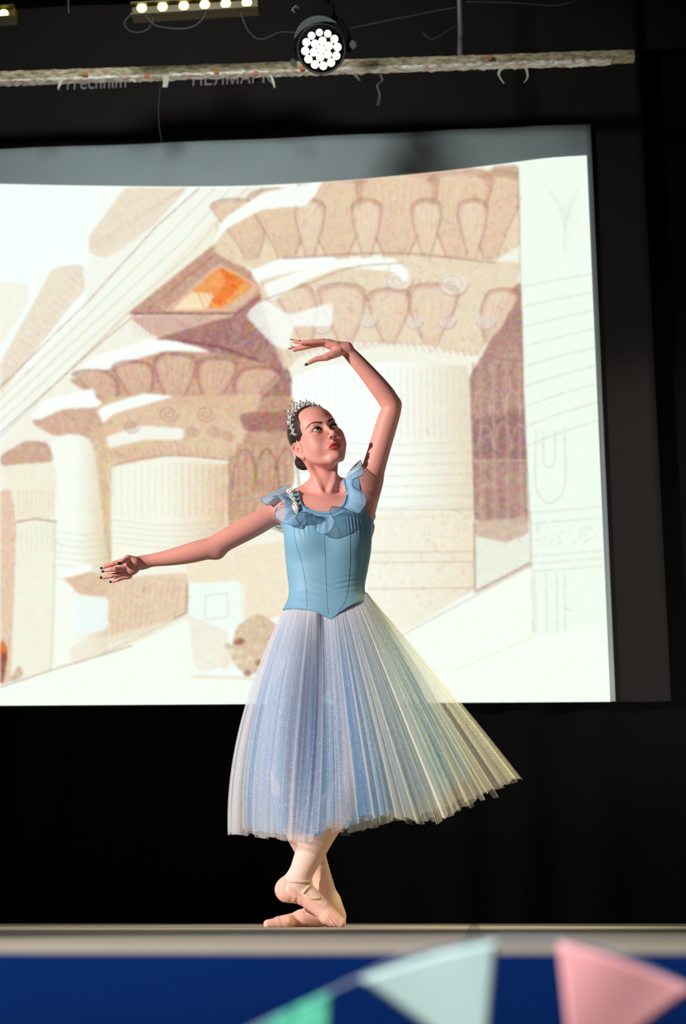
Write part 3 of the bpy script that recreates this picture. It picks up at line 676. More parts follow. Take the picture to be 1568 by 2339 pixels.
# =================================================================== IMPLICIT SURFACES
def smin(a, b, k):
    if k <= 0: return np.minimum(a, b)
    h = np.maximum(k - np.abs(a - b), 0) / k
    return np.minimum(a, b) - h * h * k * .25
def nrm3(v): return np.sqrt(np.einsum('ij,ij->i', v, v))
class Fld:
    def __init__(s): s.ops = []; s.M = None
    def frame(s, c, M, sc): s.M = (np.array(c), np.array(M), sc); return s
    def add(s, fn, lo, hi, k=0.0, mode='u', m=None):
        s.ops.append((fn, np.array(lo, float), np.array(hi, float), k, mode, m if m is not None else max(k * 1.3, .007))); return s
    def __call__(s, p, wide=0.0):
        if s.M is not None: p = (p - s.M[0]) @ s.M[1] / s.M[2]
        d = np.full(len(p), .2)
        for fn, lo, hi, k, mode, m in s.ops:
            m = max(m, wide)
            l_, h_ = lo - m, hi + m; x, y, z = p[:, 0], p[:, 1], p[:, 2]
            ok = (x > l_[0]) & (x < h_[0]) & (y > l_[1]) & (y < h_[1]) & (z > l_[2]) & (z < h_[2])
            if not ok.any(): continue
            q = fn(p[ok], max(wide, m if mode != 'i' else 0)) if isinstance(fn, Fld) else fn(p[ok])
            if mode == 'u': d[ok] = smin(d[ok], q, k)
            elif mode == 's': d[ok] = -smin(-d[ok], q, k)
            elif mode == 'i': d[ok] = np.maximum(d[ok], q)
            elif mode == 'd': d[ok] = d[ok] + q
        return d * (s.M[2] if s.M is not None else 1)
    # primitives
    def sph(s, c, r, k=0., mode='u'):
        c = np.array(c, float); return s.add(lambda p: nrm3(p - c) - r, c - r, c + r, k, mode)
    def ell(s, c, r, k=0., mode='u', R=None):
        c = np.array(c, float); r = np.array(r, float); Rm = np.eye(3) if R is None else np.array(R)
        def fn(p):
            q = (p - c) @ Rm; k0 = nrm3(q / r); k1 = nrm3(q / r ** 2) + 1e-9
            return k0 * (k0 - 1) / k1
        e = np.abs(Rm) @ r if R is not None else r
        return s.add(fn, c - e, c + e, k, mode)
    def tube(s, pts, r, k=0., mode='u', n=None, flat=None):
        pts = np.array(pts, float); r = np.atleast_1d(np.array(r, float)); r = np.full(len(pts), r[0]) if len(r) == 1 else r
        if n: q = spline(np.c_[pts, r], n); pts, r = q[:, :3], q[:, 3]
        R = r.max()
        if len(pts) > 7:
            N_ = Fld(); i = 0
            while i < len(pts) - 1:
                N_.tube(pts[i:i + 5], r[i:i + 5]); i += 4
            return s.add(N_, pts.min(0) - R, pts.max(0) + R, k, mode)
        def fn(p):
            best = np.full(len(p), 1e3)
            for a, b, ra, rb in zip(pts[:-1], pts[1:], r[:-1], r[1:]):
                v = b - a; t = np.clip(((p - a) @ v) / (v @ v + 1e-12), 0, 1)
                best = np.minimum(best, nrm3(p - a - t[:, None] * v) - ra - (rb - ra) * t)
            return best
        return s.add(fn, pts.min(0) - R, pts.max(0) + R, k, mode)

def polymesh(fn, lo, hi, h, project=True):
    """surface nets on the blocks of a grid that the surface crosses"""
    bs = 8; lo = np.array(lo, float); nb = np.ceil((np.array(hi) - lo) / (bs * h)).astype(int)
    g = np.stack(np.meshgrid(*[np.arange(n) for n in nb], indexing='ij'), -1).reshape(-1, 3)
    cen = lo + (g + .5) * bs * h
    d = np.concatenate([fn(c, bs * h) for c in np.array_split(cen, max(1, len(cen) // 200000))])
    g = g[np.abs(d) < bs * h * .95 + .004]
    NYk, NZk = int(nb[1]) * bs + 2, int(nb[2]) * bs + 2
    off = np.stack(np.meshgrid(*[np.arange(bs + 1)] * 3, indexing='ij'), -1).reshape(-1, 3)
    CO = np.array([[x, y, z] for x in (0, 1) for y in (0, 1) for z in (0, 1)])
    ED = [(a, b) for a in range(8) for b in range(a + 1, 8) if np.abs(CO[a] - CO[b]).sum() == 1]
    keys, verts, quads = [], [], []
    def work(ch):
        verts, keys, quads = [], [], []
        p = lo + (ch[:, None, :] * bs + off[None]) * h
        D = fn(p.reshape(-1, 3)).reshape(len(ch), bs + 1, bs + 1, bs + 1)
        c8 = np.stack([D[:, x:x + bs, y:y + bs, z:z + bs] for x, y, z in CO], -1)
        neg = c8 < 0; act = neg.any(-1) & ~neg.all(-1)
        b, i, j, k = np.nonzero(act); v8 = c8[act]; n8 = neg[act]
        acc = np.zeros((len(b), 3)); cnt = np.zeros(len(b))
        for a, e in ED:
            x = n8[:, a] != n8[:, e]; t = v8[:, a] / (v8[:, a] - v8[:, e] + 1e-20)
            acc += np.where(x[:, None], CO[a] + t[:, None] * (CO[e] - CO[a]), 0); cnt += x
        cell = ch[b] * bs + np.stack([i, j, k], 1)
        verts.append(lo + (cell + acc / cnt[:, None]) * h)
        key = (cell[:, 0].astype(np.int64) * NYk + cell[:, 1]) * NZk + cell[:, 2]; keys.append(key)
        st = (NYk * NZk, NZk, 1)
        for ax, (e, u, w) in enumerate(((4, 1, 2), (2, 2, 0), (1, 0, 1))):
            x = n8[:, 0] != n8[:, e]; kk = key[x]; s0 = n8[x, 0]
            q = np.stack([kk, kk - st[u], kk - st[u] - st[w], kk - st[w]], 1)
            q[~s0] = q[~s0][:, ::-1]; quads.append(q)
        return verts, keys, quads
    with ThreadPoolExecutor(4) as ex:
        for v_, k_, q_ in ex.map(work, [c for c in np.array_split(g, max(1, len(g) // 400)) if len(c)]): verts += v_; keys += k_; quads += q_
    K_ = np.concatenate(keys); V_ = np.concatenate(verts); Q = np.concatenate(quads)
    o = np.argsort(K_); K_ = K_[o]; V_ = V_[o]
    idx = np.searchsorted(K_, Q).clip(0, len(K_) - 1); ok = (K_[idx] == Q).all(1); idx = idx[ok]
    if project:
        e = h * .4; G = np.zeros_like(V_)
        for a in range(3):
            dd = np.zeros(3); dd[a] = e; G[:, a] = (fn(V_ + dd) - fn(V_ - dd)) / (2 * e)
        dv = fn(V_); st_ = dv[:, None] * G / ((G ** 2).sum(1)[:, None] + .05)
        nn = np.linalg.norm(st_, axis=1)[:, None]; V_ = V_ - st_ * np.minimum(1, .6 * h / (nn + 1e-12))
    return V_, idx

# =================================================================== DANCER
root = empty('person', rotyaw((X0, YD, 0)), YAW)
tag(root, 'young dancer in a blue bodice and long tulle skirt, one arm raised, looking up', 'person')

# ---- head, in its own frame: x her right, y forward, z up, eyes at z = 0
def headframe(az, el, roll):
    f = np.array([math.sin(az) * math.cos(el), -math.cos(az) * math.cos(el), math.sin(el)])
    r = np.cross(f, [0, 0, 1]); r /= np.linalg.norm(r); u = np.cross(r, f)
    r2 = r * math.cos(roll) + u * math.sin(roll); return np.stack([r2, f, np.cross(r2, f)], 1)
HM = headframe(math.radians(23), math.radians(9), math.radians(-18.4)); HC = L(725, 1001, -.03); HS = 1.0
def HL(x, y, z): return HC + HS * (HM @ np.array([x, y, z], float))
H = Fld()
H.ell((0, -.020, .032), (.0680, .086, .074))
H.ell((0, .010, .036), (.062, .067, .058), .02)
H.ell((0, .016, -.028), (.0615, .061, .068), .02)
H.ell((0, .024, -.062), (.045, .052, .047), .02)
H.sph((0, .071, -.0935), .0150, .018)
for s_ in (1, -1):
    H.tube([(s_ * .053, -.004, -.04), (s_ * .045, .022, -.072), (s_ * .018, .062, -.098)], [.0125, .0120, .0120], .02, n=9)
    H.sph((s_ * .041, .049, -.020), .022, .02)
for s_ in (1, -1):
    H.sph((s_ * .036, .047, -.050), .0235, .022)
H.tube([(-.034, .066, .022), (-.012, .073, .020), (.012, .073, .020), (.034, .066, .022)], .0095, .012)
for s_ in (1, -1):
    H.ell((s_ * .032, .093, .002), (.019, .017, .0135), .012, 's')
    H.sph((s_ * .031, .0655, .001), .0146, .005)
# nose
H.tube([(0, .076, .012), (0, .083, -.004), (0, .094, -.022), (0, .1020, -.028)], [.006, .0062, .0070, .0080], .009, n=10)
H.sph((0, .1030, -.0315), .0082, .007)
for s_ in (1, -1):
    H.sph((s_ * .0108, .0930, -.0365), .0064, .008)
H.tube([(0, .1025, -.0370), (0, .089, -.0445)], .0030, .003)
# mouth mound and lips
H.ell((0, .058, -.062), (.031, .031, .026), .014)
UL = [(-.0245, .0785, -.0665), (-.014, .0865, -.0628), (-.005, .0905, -.0598), (0, .0905, -.0608), (.005, .0905, -.0598), (.014, .0865, -.0628), (.0245, .0785, -.0665)]
LLp = [(-.0235, .0785, -.068), (-.012, .0868, -.0718), (0, .0898, -.0732), (.012, .0868, -.0718), (.0235, .0785, -.068)]
H.tube(UL, [.0015, .0036, .0044, .0042, .0044, .0036, .0015], .003, n=19)
H.tube(LLp, [.0015, .0038, .0047, .0038, .0015], .003, n=17)
ML = [(-.0235, .0840, -.0668), (-.012, .0935, -.0668), (0, .0965, -.0672), (.012, .0935, -.0668), (.0235, .0840, -.0668)]
H.tube(ML, [.0008, .0016, .0018, .0016, .0008], .0018, 's', n=15)
H.sph((0, .1015, -.0855), .0125, .008, 's')
H.tube([(0, .0985, -.048), (0, .0965, -.056)], .0016, .004, 's')
for s_ in (1, -1):
    H.ell((s_ * .0068, .0975, -.0415), (.0034, .0052, .0048), .002, 's')
    # almond opening of the lids
    cx_, cz_ = s_ * .0312, .0010; w_, hu, hl = .0158, .0068, .0058
    Ru = (w_ ** 2 + hu ** 2) / (2 * hu); Rl = (w_ ** 2 + hl ** 2) / (2 * hl)
    def apert(p, cx_=cx_, cz_=cz_, Ru=Ru, Rl=Rl, s_=s_):
        zz = p[:, 2] - (abs(1) * (p[:, 0] * s_ - .0312)) * .10
        a = np.hypot(p[:, 0] - cx_, zz - (cz_ + hu - Ru)) - Ru
        b = np.hypot(p[:, 0] - cx_, zz - (cz_ - hl + Rl)) - Rl
        return np.maximum(np.maximum(a, b), .066 - p[:, 1])
    H.add(apert, (cx_ - .02, .06, -.012), (cx_ + .02, .1, .014), .0012, 's')
# ears
for s_ in (1, -1):
    def ear(a, b, o_): return (s_ * (.0640 + o_ * 1.1), -.008 - a * 1.05, -.024 + b * .88)      # a: back, b: up
    H.ell(ear(.003, .001, .002), (.0060, .0190, .028), .005)
    H.ell(ear(.010, .004, .008), (.0045, .0130, .0215), .005)
    H.tube([ear(-.010, .002, .004), ear(-.009, .016, .005), ear(.000, .0275, .009), ear(.012, .027, .013), ear(.0195, .016, .015), ear(.019, .000, .013), ear(.013, -.014, .010), ear(.003, -.026, .006)], [.0030, .0033, .0034, .0036, .0036, .0034, .0034, .0050], .003, n=22)
    H.ell(ear(-.001, -.028, .004), (.0045, .008, .0085), .004)
    H.tube([ear(.010, .016, .009), ear(.010, .004, .009), ear(.004, -.010, .007)], [.0026, .003, .0026], .003, n=10)
    H.tube([ear(-.011, -.002, .005), ear(-.010, -.010, .005)], .0036, .003)
    H.ell(ear(.0, -.002, .010), (.0075, .0070, .0095), .003, 's')
H.frame(HC, HM, HS)

# ---- torso
def lv(py, xl, xr_, b_, dy=0.0, e=2.3):
    a_, c_ = L(xl, py, dy), L(xr_, py, dy); return [a_[2], (a_[0] + c_[0]) / 2, (c_[0] - a_[0]) / 2, dy, b_]
TL = np.array([lv(1128, 712, 770, .030, .02), lv(1138, 690, 792, .052, .01), lv(1155, 664, 822, .070, 0), lv(1178, 655, 840, .082, 0), lv(1200, 653, 846, .090, 0), lv(1230, 655, 845, .092, 0), lv(1260, 656, 843, .089, 0),
               lv(1300, 660, 836, .081, 0), lv(1345, 665, 829, .074, 0), lv(1385, 661, 839, .079, .001), lv(1430, 650, 852, .087, .010), lv(1480, 636, 868, .100, .015), (0, 0, 0, 0, 0)][:-1])
TL = np.vstack([TL, lv(1540, 640, 866, .098, .02)])[::-1]
TZ = spline(TL, 120); zt, zbm = TZ[-1, 0], TZ[0, 0]
def torso(p):
    z = p[:, 2]; f = lambda c: np.interp(z, TZ[:, 0], TZ[:, c])
    cx_, a_, c2, b_ = f(1), f(2), f(3), f(4)
    x = (p[:, 0] - cx_) / a_; y = (p[:, 1] - c2) / b_; e = 2.35
    r = (np.abs(x) ** e + np.abs(y) ** e) ** (1 / e)
    d = (r - 1) * np.minimum(a_, b_) * .95
    return -smin(-d, -np.maximum(z - zt, zbm - z), .03)
T = Fld()
T.add(torso, (-.25, -.14, zbm), (.25, .14, zt), .0)
T.ell(L(706, 1225, -.052), (.055, .044, .055), .04); T.ell(L(790, 1222, -.052), (.055, .044, .055), .04)     # bust
SR, SL = L(655, 1158, .0), L(832, 1106, .0)           # shoulder joints: image left / image right
NK = L(741, 1112, .018)
T.tube([NK + (0, .01, 0), (NK + SR) / 2 + (-.005, .012, .006), SR + (0, 0, .0)], [.040, .034, .036], .035, n=10)
T.tube([NK + (0, .01, 0), (NK + SL) / 2 + (.0, .01, -.012), SL], [.040, .038, .040], .035, n=10)
T.tube([L(735, 1146, -.035), L(690, 1140, -.028), L(655, 1138, -.010)], [.008, .008, .009], .018, n=10)        # collar bones
T.tube([L(752, 1146, -.035), L(790, 1128, -.030), L(825, 1098, -.010)], [.008, .008, .009], .018, n=10)
T.tube([L(690, 1190, -.03), L(665, 1165, -.02)], [.045, .036], .03)
T.tube([L(800, 1185, -.03), L(838, 1130, -.02), L(842, 1100, -.008)], [.048, .036, .034], .03, n=8)
T.tube([L(822, 1200, .03), L(840, 1150, .02), L(845, 1105, .01)], [.035, .030, .030], .03, n=8)
NECK = Fld()
NECK.tube([L(742, 1128, .022), L(741, 1090, .010), L(737, 1050, -.002), HL(0, -.022, -.045)], [.050, .0405, .0400, .044], 0, n=12)
NECK.tube([HL(.054, -.018, -.055), L(720, 1090, -.021), L(740, 1136, -.042)], [.011, .0095, .0065], .016, n=10)
NECK.tube([HL(-.046, -.010, -.062), L(763, 1098, -.020), L(749, 1136, -.042)], [.009, .0080, .0060], .012, n=10)
NECK.sph(L(744, 1136, -.062), .011, .012, 's')

# ---- arms
AR = Fld()      # her right arm, low, at image left
A1 = [(SR, .036), (L(625, 1174, -0.0052), .0345), (L(582, 1198, -0.0130), .0365), (L(530, 1226, -0.0208), .0345), (L(487, 1249, -0.0260), .0325), (L(455, 1258, -0.0299), .0325), (L(423, 1266, -0.0338), .0300), (L(385, 1274, -0.0390), .0245), (L(352, 1279, -0.0429), .0205), (L(326, 1285, -0.0455), .0200)]
AR.tube([a for a, _ in A1], [b for _, b in A1], n=40)
AR.sph(L(497, 1262, -.018), .019, .025)
AL = Fld()      # her left arm, raised
A2 = [(SL, .040), (L(848, 1085, -.005), .038), (L(861, 1046, -.012), .0355), (L(873, 1005, -.02), .0345), (L(885, 965, -.03), .034), (L(894, 932, -.04), .0315), (L(884, 908, -.05), .0320), (L(866, 884, -.065), .0305), (L(844, 857, -.08), .0272), (L(815, 824, -.10), .0232), (L(796, 804, -.112), .0205), (L(786, 796, -.12), .0190)]
AL.tube([a for a, _ in A2], [b for _, b in A2], n=48)
AL.sph(L(904, 923, -.03), .0155, .02)

# ---- hands
NAILS = []
def finger(F, pts, r, nail=None, dyn=None):
    q = [L(*p) for p in pts]; F.tube(q, r, .004, n=None)
    if nail: NAILS.append((L(*nail[0]), L(*nail[1]), q[-1], q[-2], nail[2] if len(nail) > 2 else .0042))
HR = Fld()      # low hand
z5 = lambda x, y, dy: (215 + x / 10.453, 1250 + y / 10.453, dy + .129)
HR.tube([L(330, 1284, -0.0450), L(318, 1286, -0.0510), L(304, 1290, -0.0610)], [.0195, .0215, .020], .01, n=6)
HR.ell(L(299, 1297, -0.0690), (.026, .0135, .0235), .014)
HR.ell(L(287, 1300, -0.0760), (.022, .0115, .0195), .012)
HR.ell(L(304, 1283, -0.0760), (.018, .014, .012), .010)          # ball of the thumb
HR.tube([L(308, 1280, -0.0710), L(292, 1274.5, -0.0860)], [.0115, .0098], .008)
finger(HR, [z5(800, 270, -.215), z5(700, 330, -.232), z5(640, 375, -.242)], [.0095, .0082, .0068], (z5(640, 378, -.249), z5(560, 400, -.252), .0052))
finger(HR, [z5(820, 330, -.195), z5(640, 345, -.205), z5(440, 400, -.213), z5(240, 470, -.216)], [.0095, .0088, .0078, .0064], (z5(245, 475, -.2175), z5(145, 508, -.217)))
finger(HR, [z5(800, 480, -.205), z5(620, 520, -.222), z5(490, 525, -.236), z5(390, 530, -.238), z5(280, 548, -.234)], [.010, .0088, .0084, .0074, .0062], (z5(285, 555, -.235), z5(175, 588, -.232)))
finger(HR, [z5(800, 600, -.202), z5(600, 645, -.212), z5(420, 680, -.218), z5(240, 712, -.216)], [.0095, .0084, .0074, .0060], (z5(250, 715, -.2175), z5(138, 728, -.216)))
finger(HR, [z5(840, 690, -.198), z5(680, 725, -.204), z5(560, 775, -.208), z5(455, 808, -.206)], [.0088, .0072, .0064, .0054], (z5(460, 812, -.2075), z5(362, 832, -.206)))
HLh = Fld()     # raised hand
z4 = lambda x, y, dy: (640 + x / 5.227, 750 + y / 5.227, dy)
HLh.tube([z4 and L(*z4(800, 235, -.12)), L(*z4(750, 245, -.122)), L(*z4(690, 235, -.124))], [.0195, .0200, .0175], .01, n=6)
HLh.ell(L(*z4(640, 205, -.128)), (.025, .020, .0135), .012)
HLh.ell(L(*z4(550, 175, -.130)), (.022, .022, .0115), .012)
HLh.tube([L(*z4(700, 285, -.135)), L(*z4(620, 315, -.142)), L(*z4(550, 345, -.146))], [.0145, .0135, .0105], .009, n=7)
finger(HLh, [z4(560, 345, -.146), z4(430, 368, -.150), z4(345, 410, -.152)], [.0105, .0084, .0064], (z4(352, 412, -.154), z4(296, 442, -.153), .0045))
finger(HLh, [z4(510, 155, -.145), z4(390, 162, -.152), z4(310, 166, -.154), z4(262, 170, -.155)], [.0090, .0078, .0070, .0060], (z4(275, 158, -.1555), z4(225, 150, -.155), .0036))
finger(HLh, [z4(520, 165, -.130), z4(380, 178, -.134), z4(270, 172, -.136), z4(172, 155, -.136)], [.0092, .0080, .0072, .0056], (z4(190, 145, -.137), z4(122, 131, -.137), .0036))
finger(HLh, [z4(530, 180, -.118), z4(400, 200, -.118), z4(290, 228, -.120), z4(165, 258, -.122)], [.0092, .0082, .0074, .0058], (z4(172, 247, -.123), z4(98, 244, -.123), .0036))
finger(HLh, [z4(530, 180, -.108), z4(390, 192, -.106), z4(290, 206, -.106), z4(190, 238, -.108)], [.0084, .0070, .0062, .0050], (z4(195, 228, -.109), z4(130, 222, -.109), .0034))

# ---- legs and feet
LEGB = Fld()    # her right leg, behind
LB = [(L(708, 1485, .02), .085), (L(690, 1540, .0), .083), (L(672, 1620, .0), .066), (L(662, 1700, -.02), .056), (L(656, 1765, -.035), .049), (L(660, 1810, -.045), .047), (L(680, 1870, -.01), .051), (L(702, 1925, .02), .045), (L(722, 1975, .035), .0345), (L(742, 2025, .045), .0275), (L(757, 2065, .05), .0255)]
LEGB.tube([a for a, _ in LB], [b for _, b in LB], n=44)
LEGF = Fld()    # her left leg, crossing in front
LF = [(L(795, 1485, .02), .085), (L(806, 1540, -.01), .083), (L(822, 1620, -.05), .071), (L(826, 1690, -.09), .059), (L(818, 1745, -.10), .052), (L(796, 1800, -.10), .047), (L(762, 1850, -.09), .050), (L(736, 1890, -.085), .0485), (L(712, 1940, -.08), .042), (L(692, 1985, -.075), .0345), (L(680, 2012, -.072), .0320)]
LEGF.tube([a for a, _ in LF], [b for _, b in LF], n=44)
FB = Fld()      # flat foot pointing to image left
FB.tube([L(757, 2060, .05), L(760, 2082, .048), L(768, 2096, .045)], [.0265, .029, .0255], .015, n=6)
FB.tube([L(762, 2088, .045), L(735, 2092, .035), L(700, 2098, .02), L(665, 2104, .005), L(638, 2108, -.01)], [.026, .027, .0235, .018, .0150], .02, n=12)
FB.tube([L(755, 2068, .04), L(722, 2082, .025), L(690, 2096, .01)], [.0235, .022, .018], .015, n=8)
for k_, (x, y, dy, r) in enumerate(((612, 2110.5, -.045, .0092), (616, 2110.5, -.025, .0085), (622, 2110.5, -.008, .008), (630, 2110.8, .008, .0078), (640, 2111, .022, .0075))):
    FB.tube([L(655 + k_ * 4, 2107, -.03 + k_ * .014), L(x, y, dy)], [.0145, r], .012)
FF = Fld()      # crossed foot, heel lifted, pointing to image right
FF.sph(L(655, 2031, -.068), .0300, .0)
FF.tube([L(682, 2010, -.072), L(672, 2026, -.07), L(662, 2034, -.068)], [.032, .034, .029], .02, n=6)
FF.tube([L(672, 2030, -.07), L(700, 2044, -.075), L(724, 2064, -.08), L(746, 2085, -.085), L(762, 2099, -.088)], [.030, .0305, .0265, .0215, .0175], .02, n=12)
for k_, (x, y, dy, r) in enumerate(((779, 2107.5, -.095, .0115), (776, 2108, -.078, .011), (771, 2108.5, -.064, .0105), (764, 2108, -.052, .010))):
    FF.tube([L(750 - k_ * 2, 2094, -.095 + k_ * .012), L(x, y, dy)], [.0155, r], .012)
for F_0 in (FB, FF):
    F_0.add(lambda p: -(p[:, 2] - .0015), (-1, -1, -.1), (1, 1, .03), 0, 'i', 0)

def bbox(F):
    lo = np.min([o[1] for o in F.ops if o[4] == 'u'], 0); hi = np.max([o[2] for o in F.ops if o[4] == 'u'], 0); return lo, hi
B = Fld()
def sub(F, k, m=None):
    lo, hi = bbox(F); B.add(F, lo, hi, k, 'u', m)
sub(T, 0); sub(NECK, .02); sub(AR, .022); sub(AL, .022); sub(HR, .008); sub(HLh, .008)
def fb(f): return bbox(f)
sub(LEGB, .03); B.ops[-1] = B.ops[-1]
LF_ = Fld(); lo, hi = bbox(LEGF); LF_.add(LEGF, lo, hi, 0); lo, hi = bbox(FF); LF_.add(FF, lo, hi, .015)
LB_ = Fld(); lo, hi = bbox(LEGB); LB_.add(LEGB, lo, hi, 0); lo, hi = bbox(FB); LB_.add(FB, lo, hi, .015)
B.ops.pop()
hlo = HC - .16; hhi = HC + .16
for F, k in ((LB_, .0), (LF_, .0)):
    lo = np.min([o[1] for o in F.ops], 0); hi = np.max([o[2] for o in F.ops], 0); B.add(F, lo, hi, k)
B.add(H, hlo, hhi, .014, 'u', .02)

V_, Fq = polymesh(B, (-.75, -.36, -.01), (.42, .2, 1.86), VOX)
# relax limbs and trunk, leave head and hands crisp
def relax(V, Fq, w, it):
    e = np.concatenate([Fq[:, [0, 1]], Fq[:, [1, 2]], Fq[:, [2, 3]], Fq[:, [3, 0]]]); a, b = e[:, 0], e[:, 1]; n = len(V)
    cnt = np.bincount(a, minlength=n).clip(1)
    for k in range(it):
        lam = .6 if k % 2 == 0 else -.62
        m = np.stack([np.bincount(a, V[b, c], n) for c in range(3)], 1) / cnt[:, None]
        V = V + (m - V) * (lam * w)[:, None]
    return V
hands = np.minimum(nrm3(V_ - L(290, 1295, -.07)) - .075, nrm3(V_ - L(735, 795, -.13)) - .095)
wt = np.clip(np.minimum(hands, nrm3(V_ - HC) - .135) / .03, 0, 1)
V_ = relax(V_, Fq, wt, 44)
me = arrmesh('body', V_, Fq)
# skin colours: lips, brows, made-up lids; painted shade in lids, nostrils, mouth line
q = (V_ - HC) @ HM / HS
C = np.tile(np.array(srgb(232, 160, 147)), (len(V_), 1))
def mixc(C, w, c): w = np.clip(w, 0, 1)[:, None]; return C * (1 - w) + np.array(c) * w
inh = np.all(np.abs(q) < .13, axis=1); qi = q[inh]; Ci = C[inh]
def pd(pts, qq, n=24):
    pts = spline(pts, n); d = np.full(len(qq), 1.)
    for a, b in zip(pts[:-1], pts[1:]):
        v = b - a; t = np.clip(((qq - a) @ v) / (v @ v), 0, 1); d = np.minimum(d, np.linalg.norm(qq - a - t[:, None] * v, axis=1))
    return d
ulw = .0052 * np.clip(1.15 - (np.abs(qi[:, 0]) / .0265) ** 2, .1, 1); llw = .0066 * np.clip(1.1 - (np.abs(qi[:, 0]) / .026) ** 2, .1, 1)
fr = qi[:, 1] > .07
lipc = srgb(205, 84, 76)
Ci = mixc(Ci, np.where(fr, (ulw - pd(UL, qi)) / .001 + .5, 0), srgb(186, 72, 68)); Ci = mixc(Ci, np.where(fr, (llw - pd(LLp, qi)) / .001 + .5, 0), lipc)
Ci = mixc(Ci, np.where(fr, (.0013 - pd(ML, qi - np.array([0, -.003, 0]))) / .001 + .3, 0), srgb(90, 30, 28))  # shade of the groove between the lips, painted dark
for s_ in (1, -1):
    br_ = [(s_ * .0135, .080, .0185), (s_ * .024, .080, .0235), (s_ * .036, .074, .0265), (s_ * .0455, .064, .0255), (s_ * .053, .052, .0195)]
    qx = qi[:, [0, 2]]; bp = spline(br_, 20)[:, [0, 2]]; d = np.full(len(qi), 1.); tt = np.zeros(len(qi))
    for i_, (a, b) in enumerate(zip(bp[:-1], bp[1:])):
        v = b - a; t = np.clip(((qx - a) @ v) / (v @ v), 0, 1); e = np.linalg.norm(qx - a - t[:, None] * v, axis=1); u = e < d; d = np.where(u, e, d); tt = np.where(u, (i_ + t) / 19, tt)
    w_ = .0040 * (1 - .6 * tt)
    Ci = mixc(Ci, np.where(fr | (qi[:, 1] > .04), (w_ - d) / .0018 + .5, 0) * .85 * (qi[:, 1] > .04), srgb(70, 40, 36))
    dx_ = (qi[:, 0] * s_ - .0322) / .0195; dz_ = (qi[:, 2] - .0035) / np.where(qi[:, 2] > .003, .0150, .0085)
    w2 = (1.0 - np.hypot(dx_, dz_)) * 2.0
    Ci = mixc(Ci, np.where(qi[:, 1] > .05, w2, 0) * .75, srgb(78, 42, 32))  # smoky lid make-up, deepened to paint in shade below the brow
    dl = np.hypot((qi[:, 0] * s_ - .0312) / .0168, (qi[:, 2] - .0012) / .0066)
    Ci = mixc(Ci, np.where((qi[:, 1] > .05), (1.12 - dl) * 5, 0) * .9, srgb(26, 16, 14))
for s_ in (1, -1): Ci = mixc(Ci, (.0042 - nrm3((qi - np.array([s_ * .0068, .0968, -.0418])) * np.array([1.1, .7, .8]))) / .0012, srgb(70, 26, 20))  # shade inside the nostrils painted into the skin colour
C[inh] = Ci
setcol(me, C)
M_skin = mat('skin', (.8, .5, .4), .48, attr='tint', spec=.35, sss=.12); noise_bump(M_skin, 500, .05, .0004)
body = link('body', me, M_skin, root)

# ---- eyes, lashes, nails
M_eye = mat('eye_white', srgb(184, 172, 170), .3); M_iris = mat('dark_iris', (.010, .006, .004), .15)
M_lash = mat('lashes', (.01, .007, .006), .7)
for s_ in (1, -1):
    c_ = HL(s_ * .031, .0655, .001); Re = HM
    eb = MB().sphere(c_, .0129 * HS, Re, 28, 20).build('eye', M_eye, root)
    g = np.array([-.10, .88, .42]); g /= np.linalg.norm(g)
    gw = HM @ g; a_ = np.cross(gw, [0, 0, 1.]); a_ /= np.linalg.norm(a_); Ri = np.stack([a_, np.cross(gw, a_), gw], 1)
    MB().sphere(c_ + gw * .0104, (.0068, .0068, .0030), Ri, 24, 12).build('iris', M_iris, eb)
    b = MB()
    for i_ in range(26):
        t = -1 + 2 * i_ / 25; x = s_ * .0312 + t * .0148
        hu = .0068; w_ = .0158; Ru = (w_ ** 2 + hu ** 2) / (2 * hu)
        z = .001 + hu - Ru + math.sqrt(max(Ru ** 2 - (t * .0148) ** 2, 0)) + (t * .0148 * s_) * .1
        y = .0655 + math.sqrt(max(.0146 ** 2 - (x - s_ * .031) ** 2 - (z - .001) ** 2, .00003))
        o_ = np.array([t * .003, .0034, .0024]) * (1 - .2 * abs(t)) * (1 if s_ > 0 else .55)
        b.tube([HL(x, y - .0006, z), HL(*(np.array([x, y, z]) + o_ * .6)), HL(*(np.array([x, y, z]) + o_ + np.array([0, 0, .0012])))], [.00045, .0003, .0001], 4)
    b.build('eyelashes', M_lash, root)
M_nail = mat('dark_teal_nail_varnish', (.006, .02, .022), .2, spec=.7)
for a_, b_, tip, prev, w_ in NAILS:
    ax_ = (b_ - a_); ln = np.linalg.norm(ax_); ax_ /= ln; dirf = tip - prev; dirf /= np.linalg.norm(dirf)
    side = np.cross(ax_, [0, 1., 0]); side /= np.linalg.norm(side); no = np.cross(side, ax_)
    if w_ < .0037: side, no = no, side
    R_n = np.stack([side, no, ax_], 1)
    b = MB(); vs = []; n = 9
    for i_ in range(n):
        t = i_ / (n - 1); ww = w_ * (1 - .25 * t * t) * (.8 + .2 * min(1, t * 4)); p0 = a_ - ax_ * .001 + ax_ * (ln + .001) * t
        for j_ in range(7):
            u = -1 + 2 * j_ / 6; vs.append(p0 + side * ww * u + no * (-.0009 * (1 - u * u)))
    fs = [(i_ * 7 + j_, i_ * 7 + j_ + 1, i_ * 7 + j_ + 8, i_ * 7 + j_ + 7) for i_ in range(n - 1) for j_ in range(6)]
    o = b.add(vs, fs).build('fingernail', M_nail, root); s_ = o.modifiers.new('s', 'SOLIDIFY'); s_.thickness = .0009; s_.offset = 0

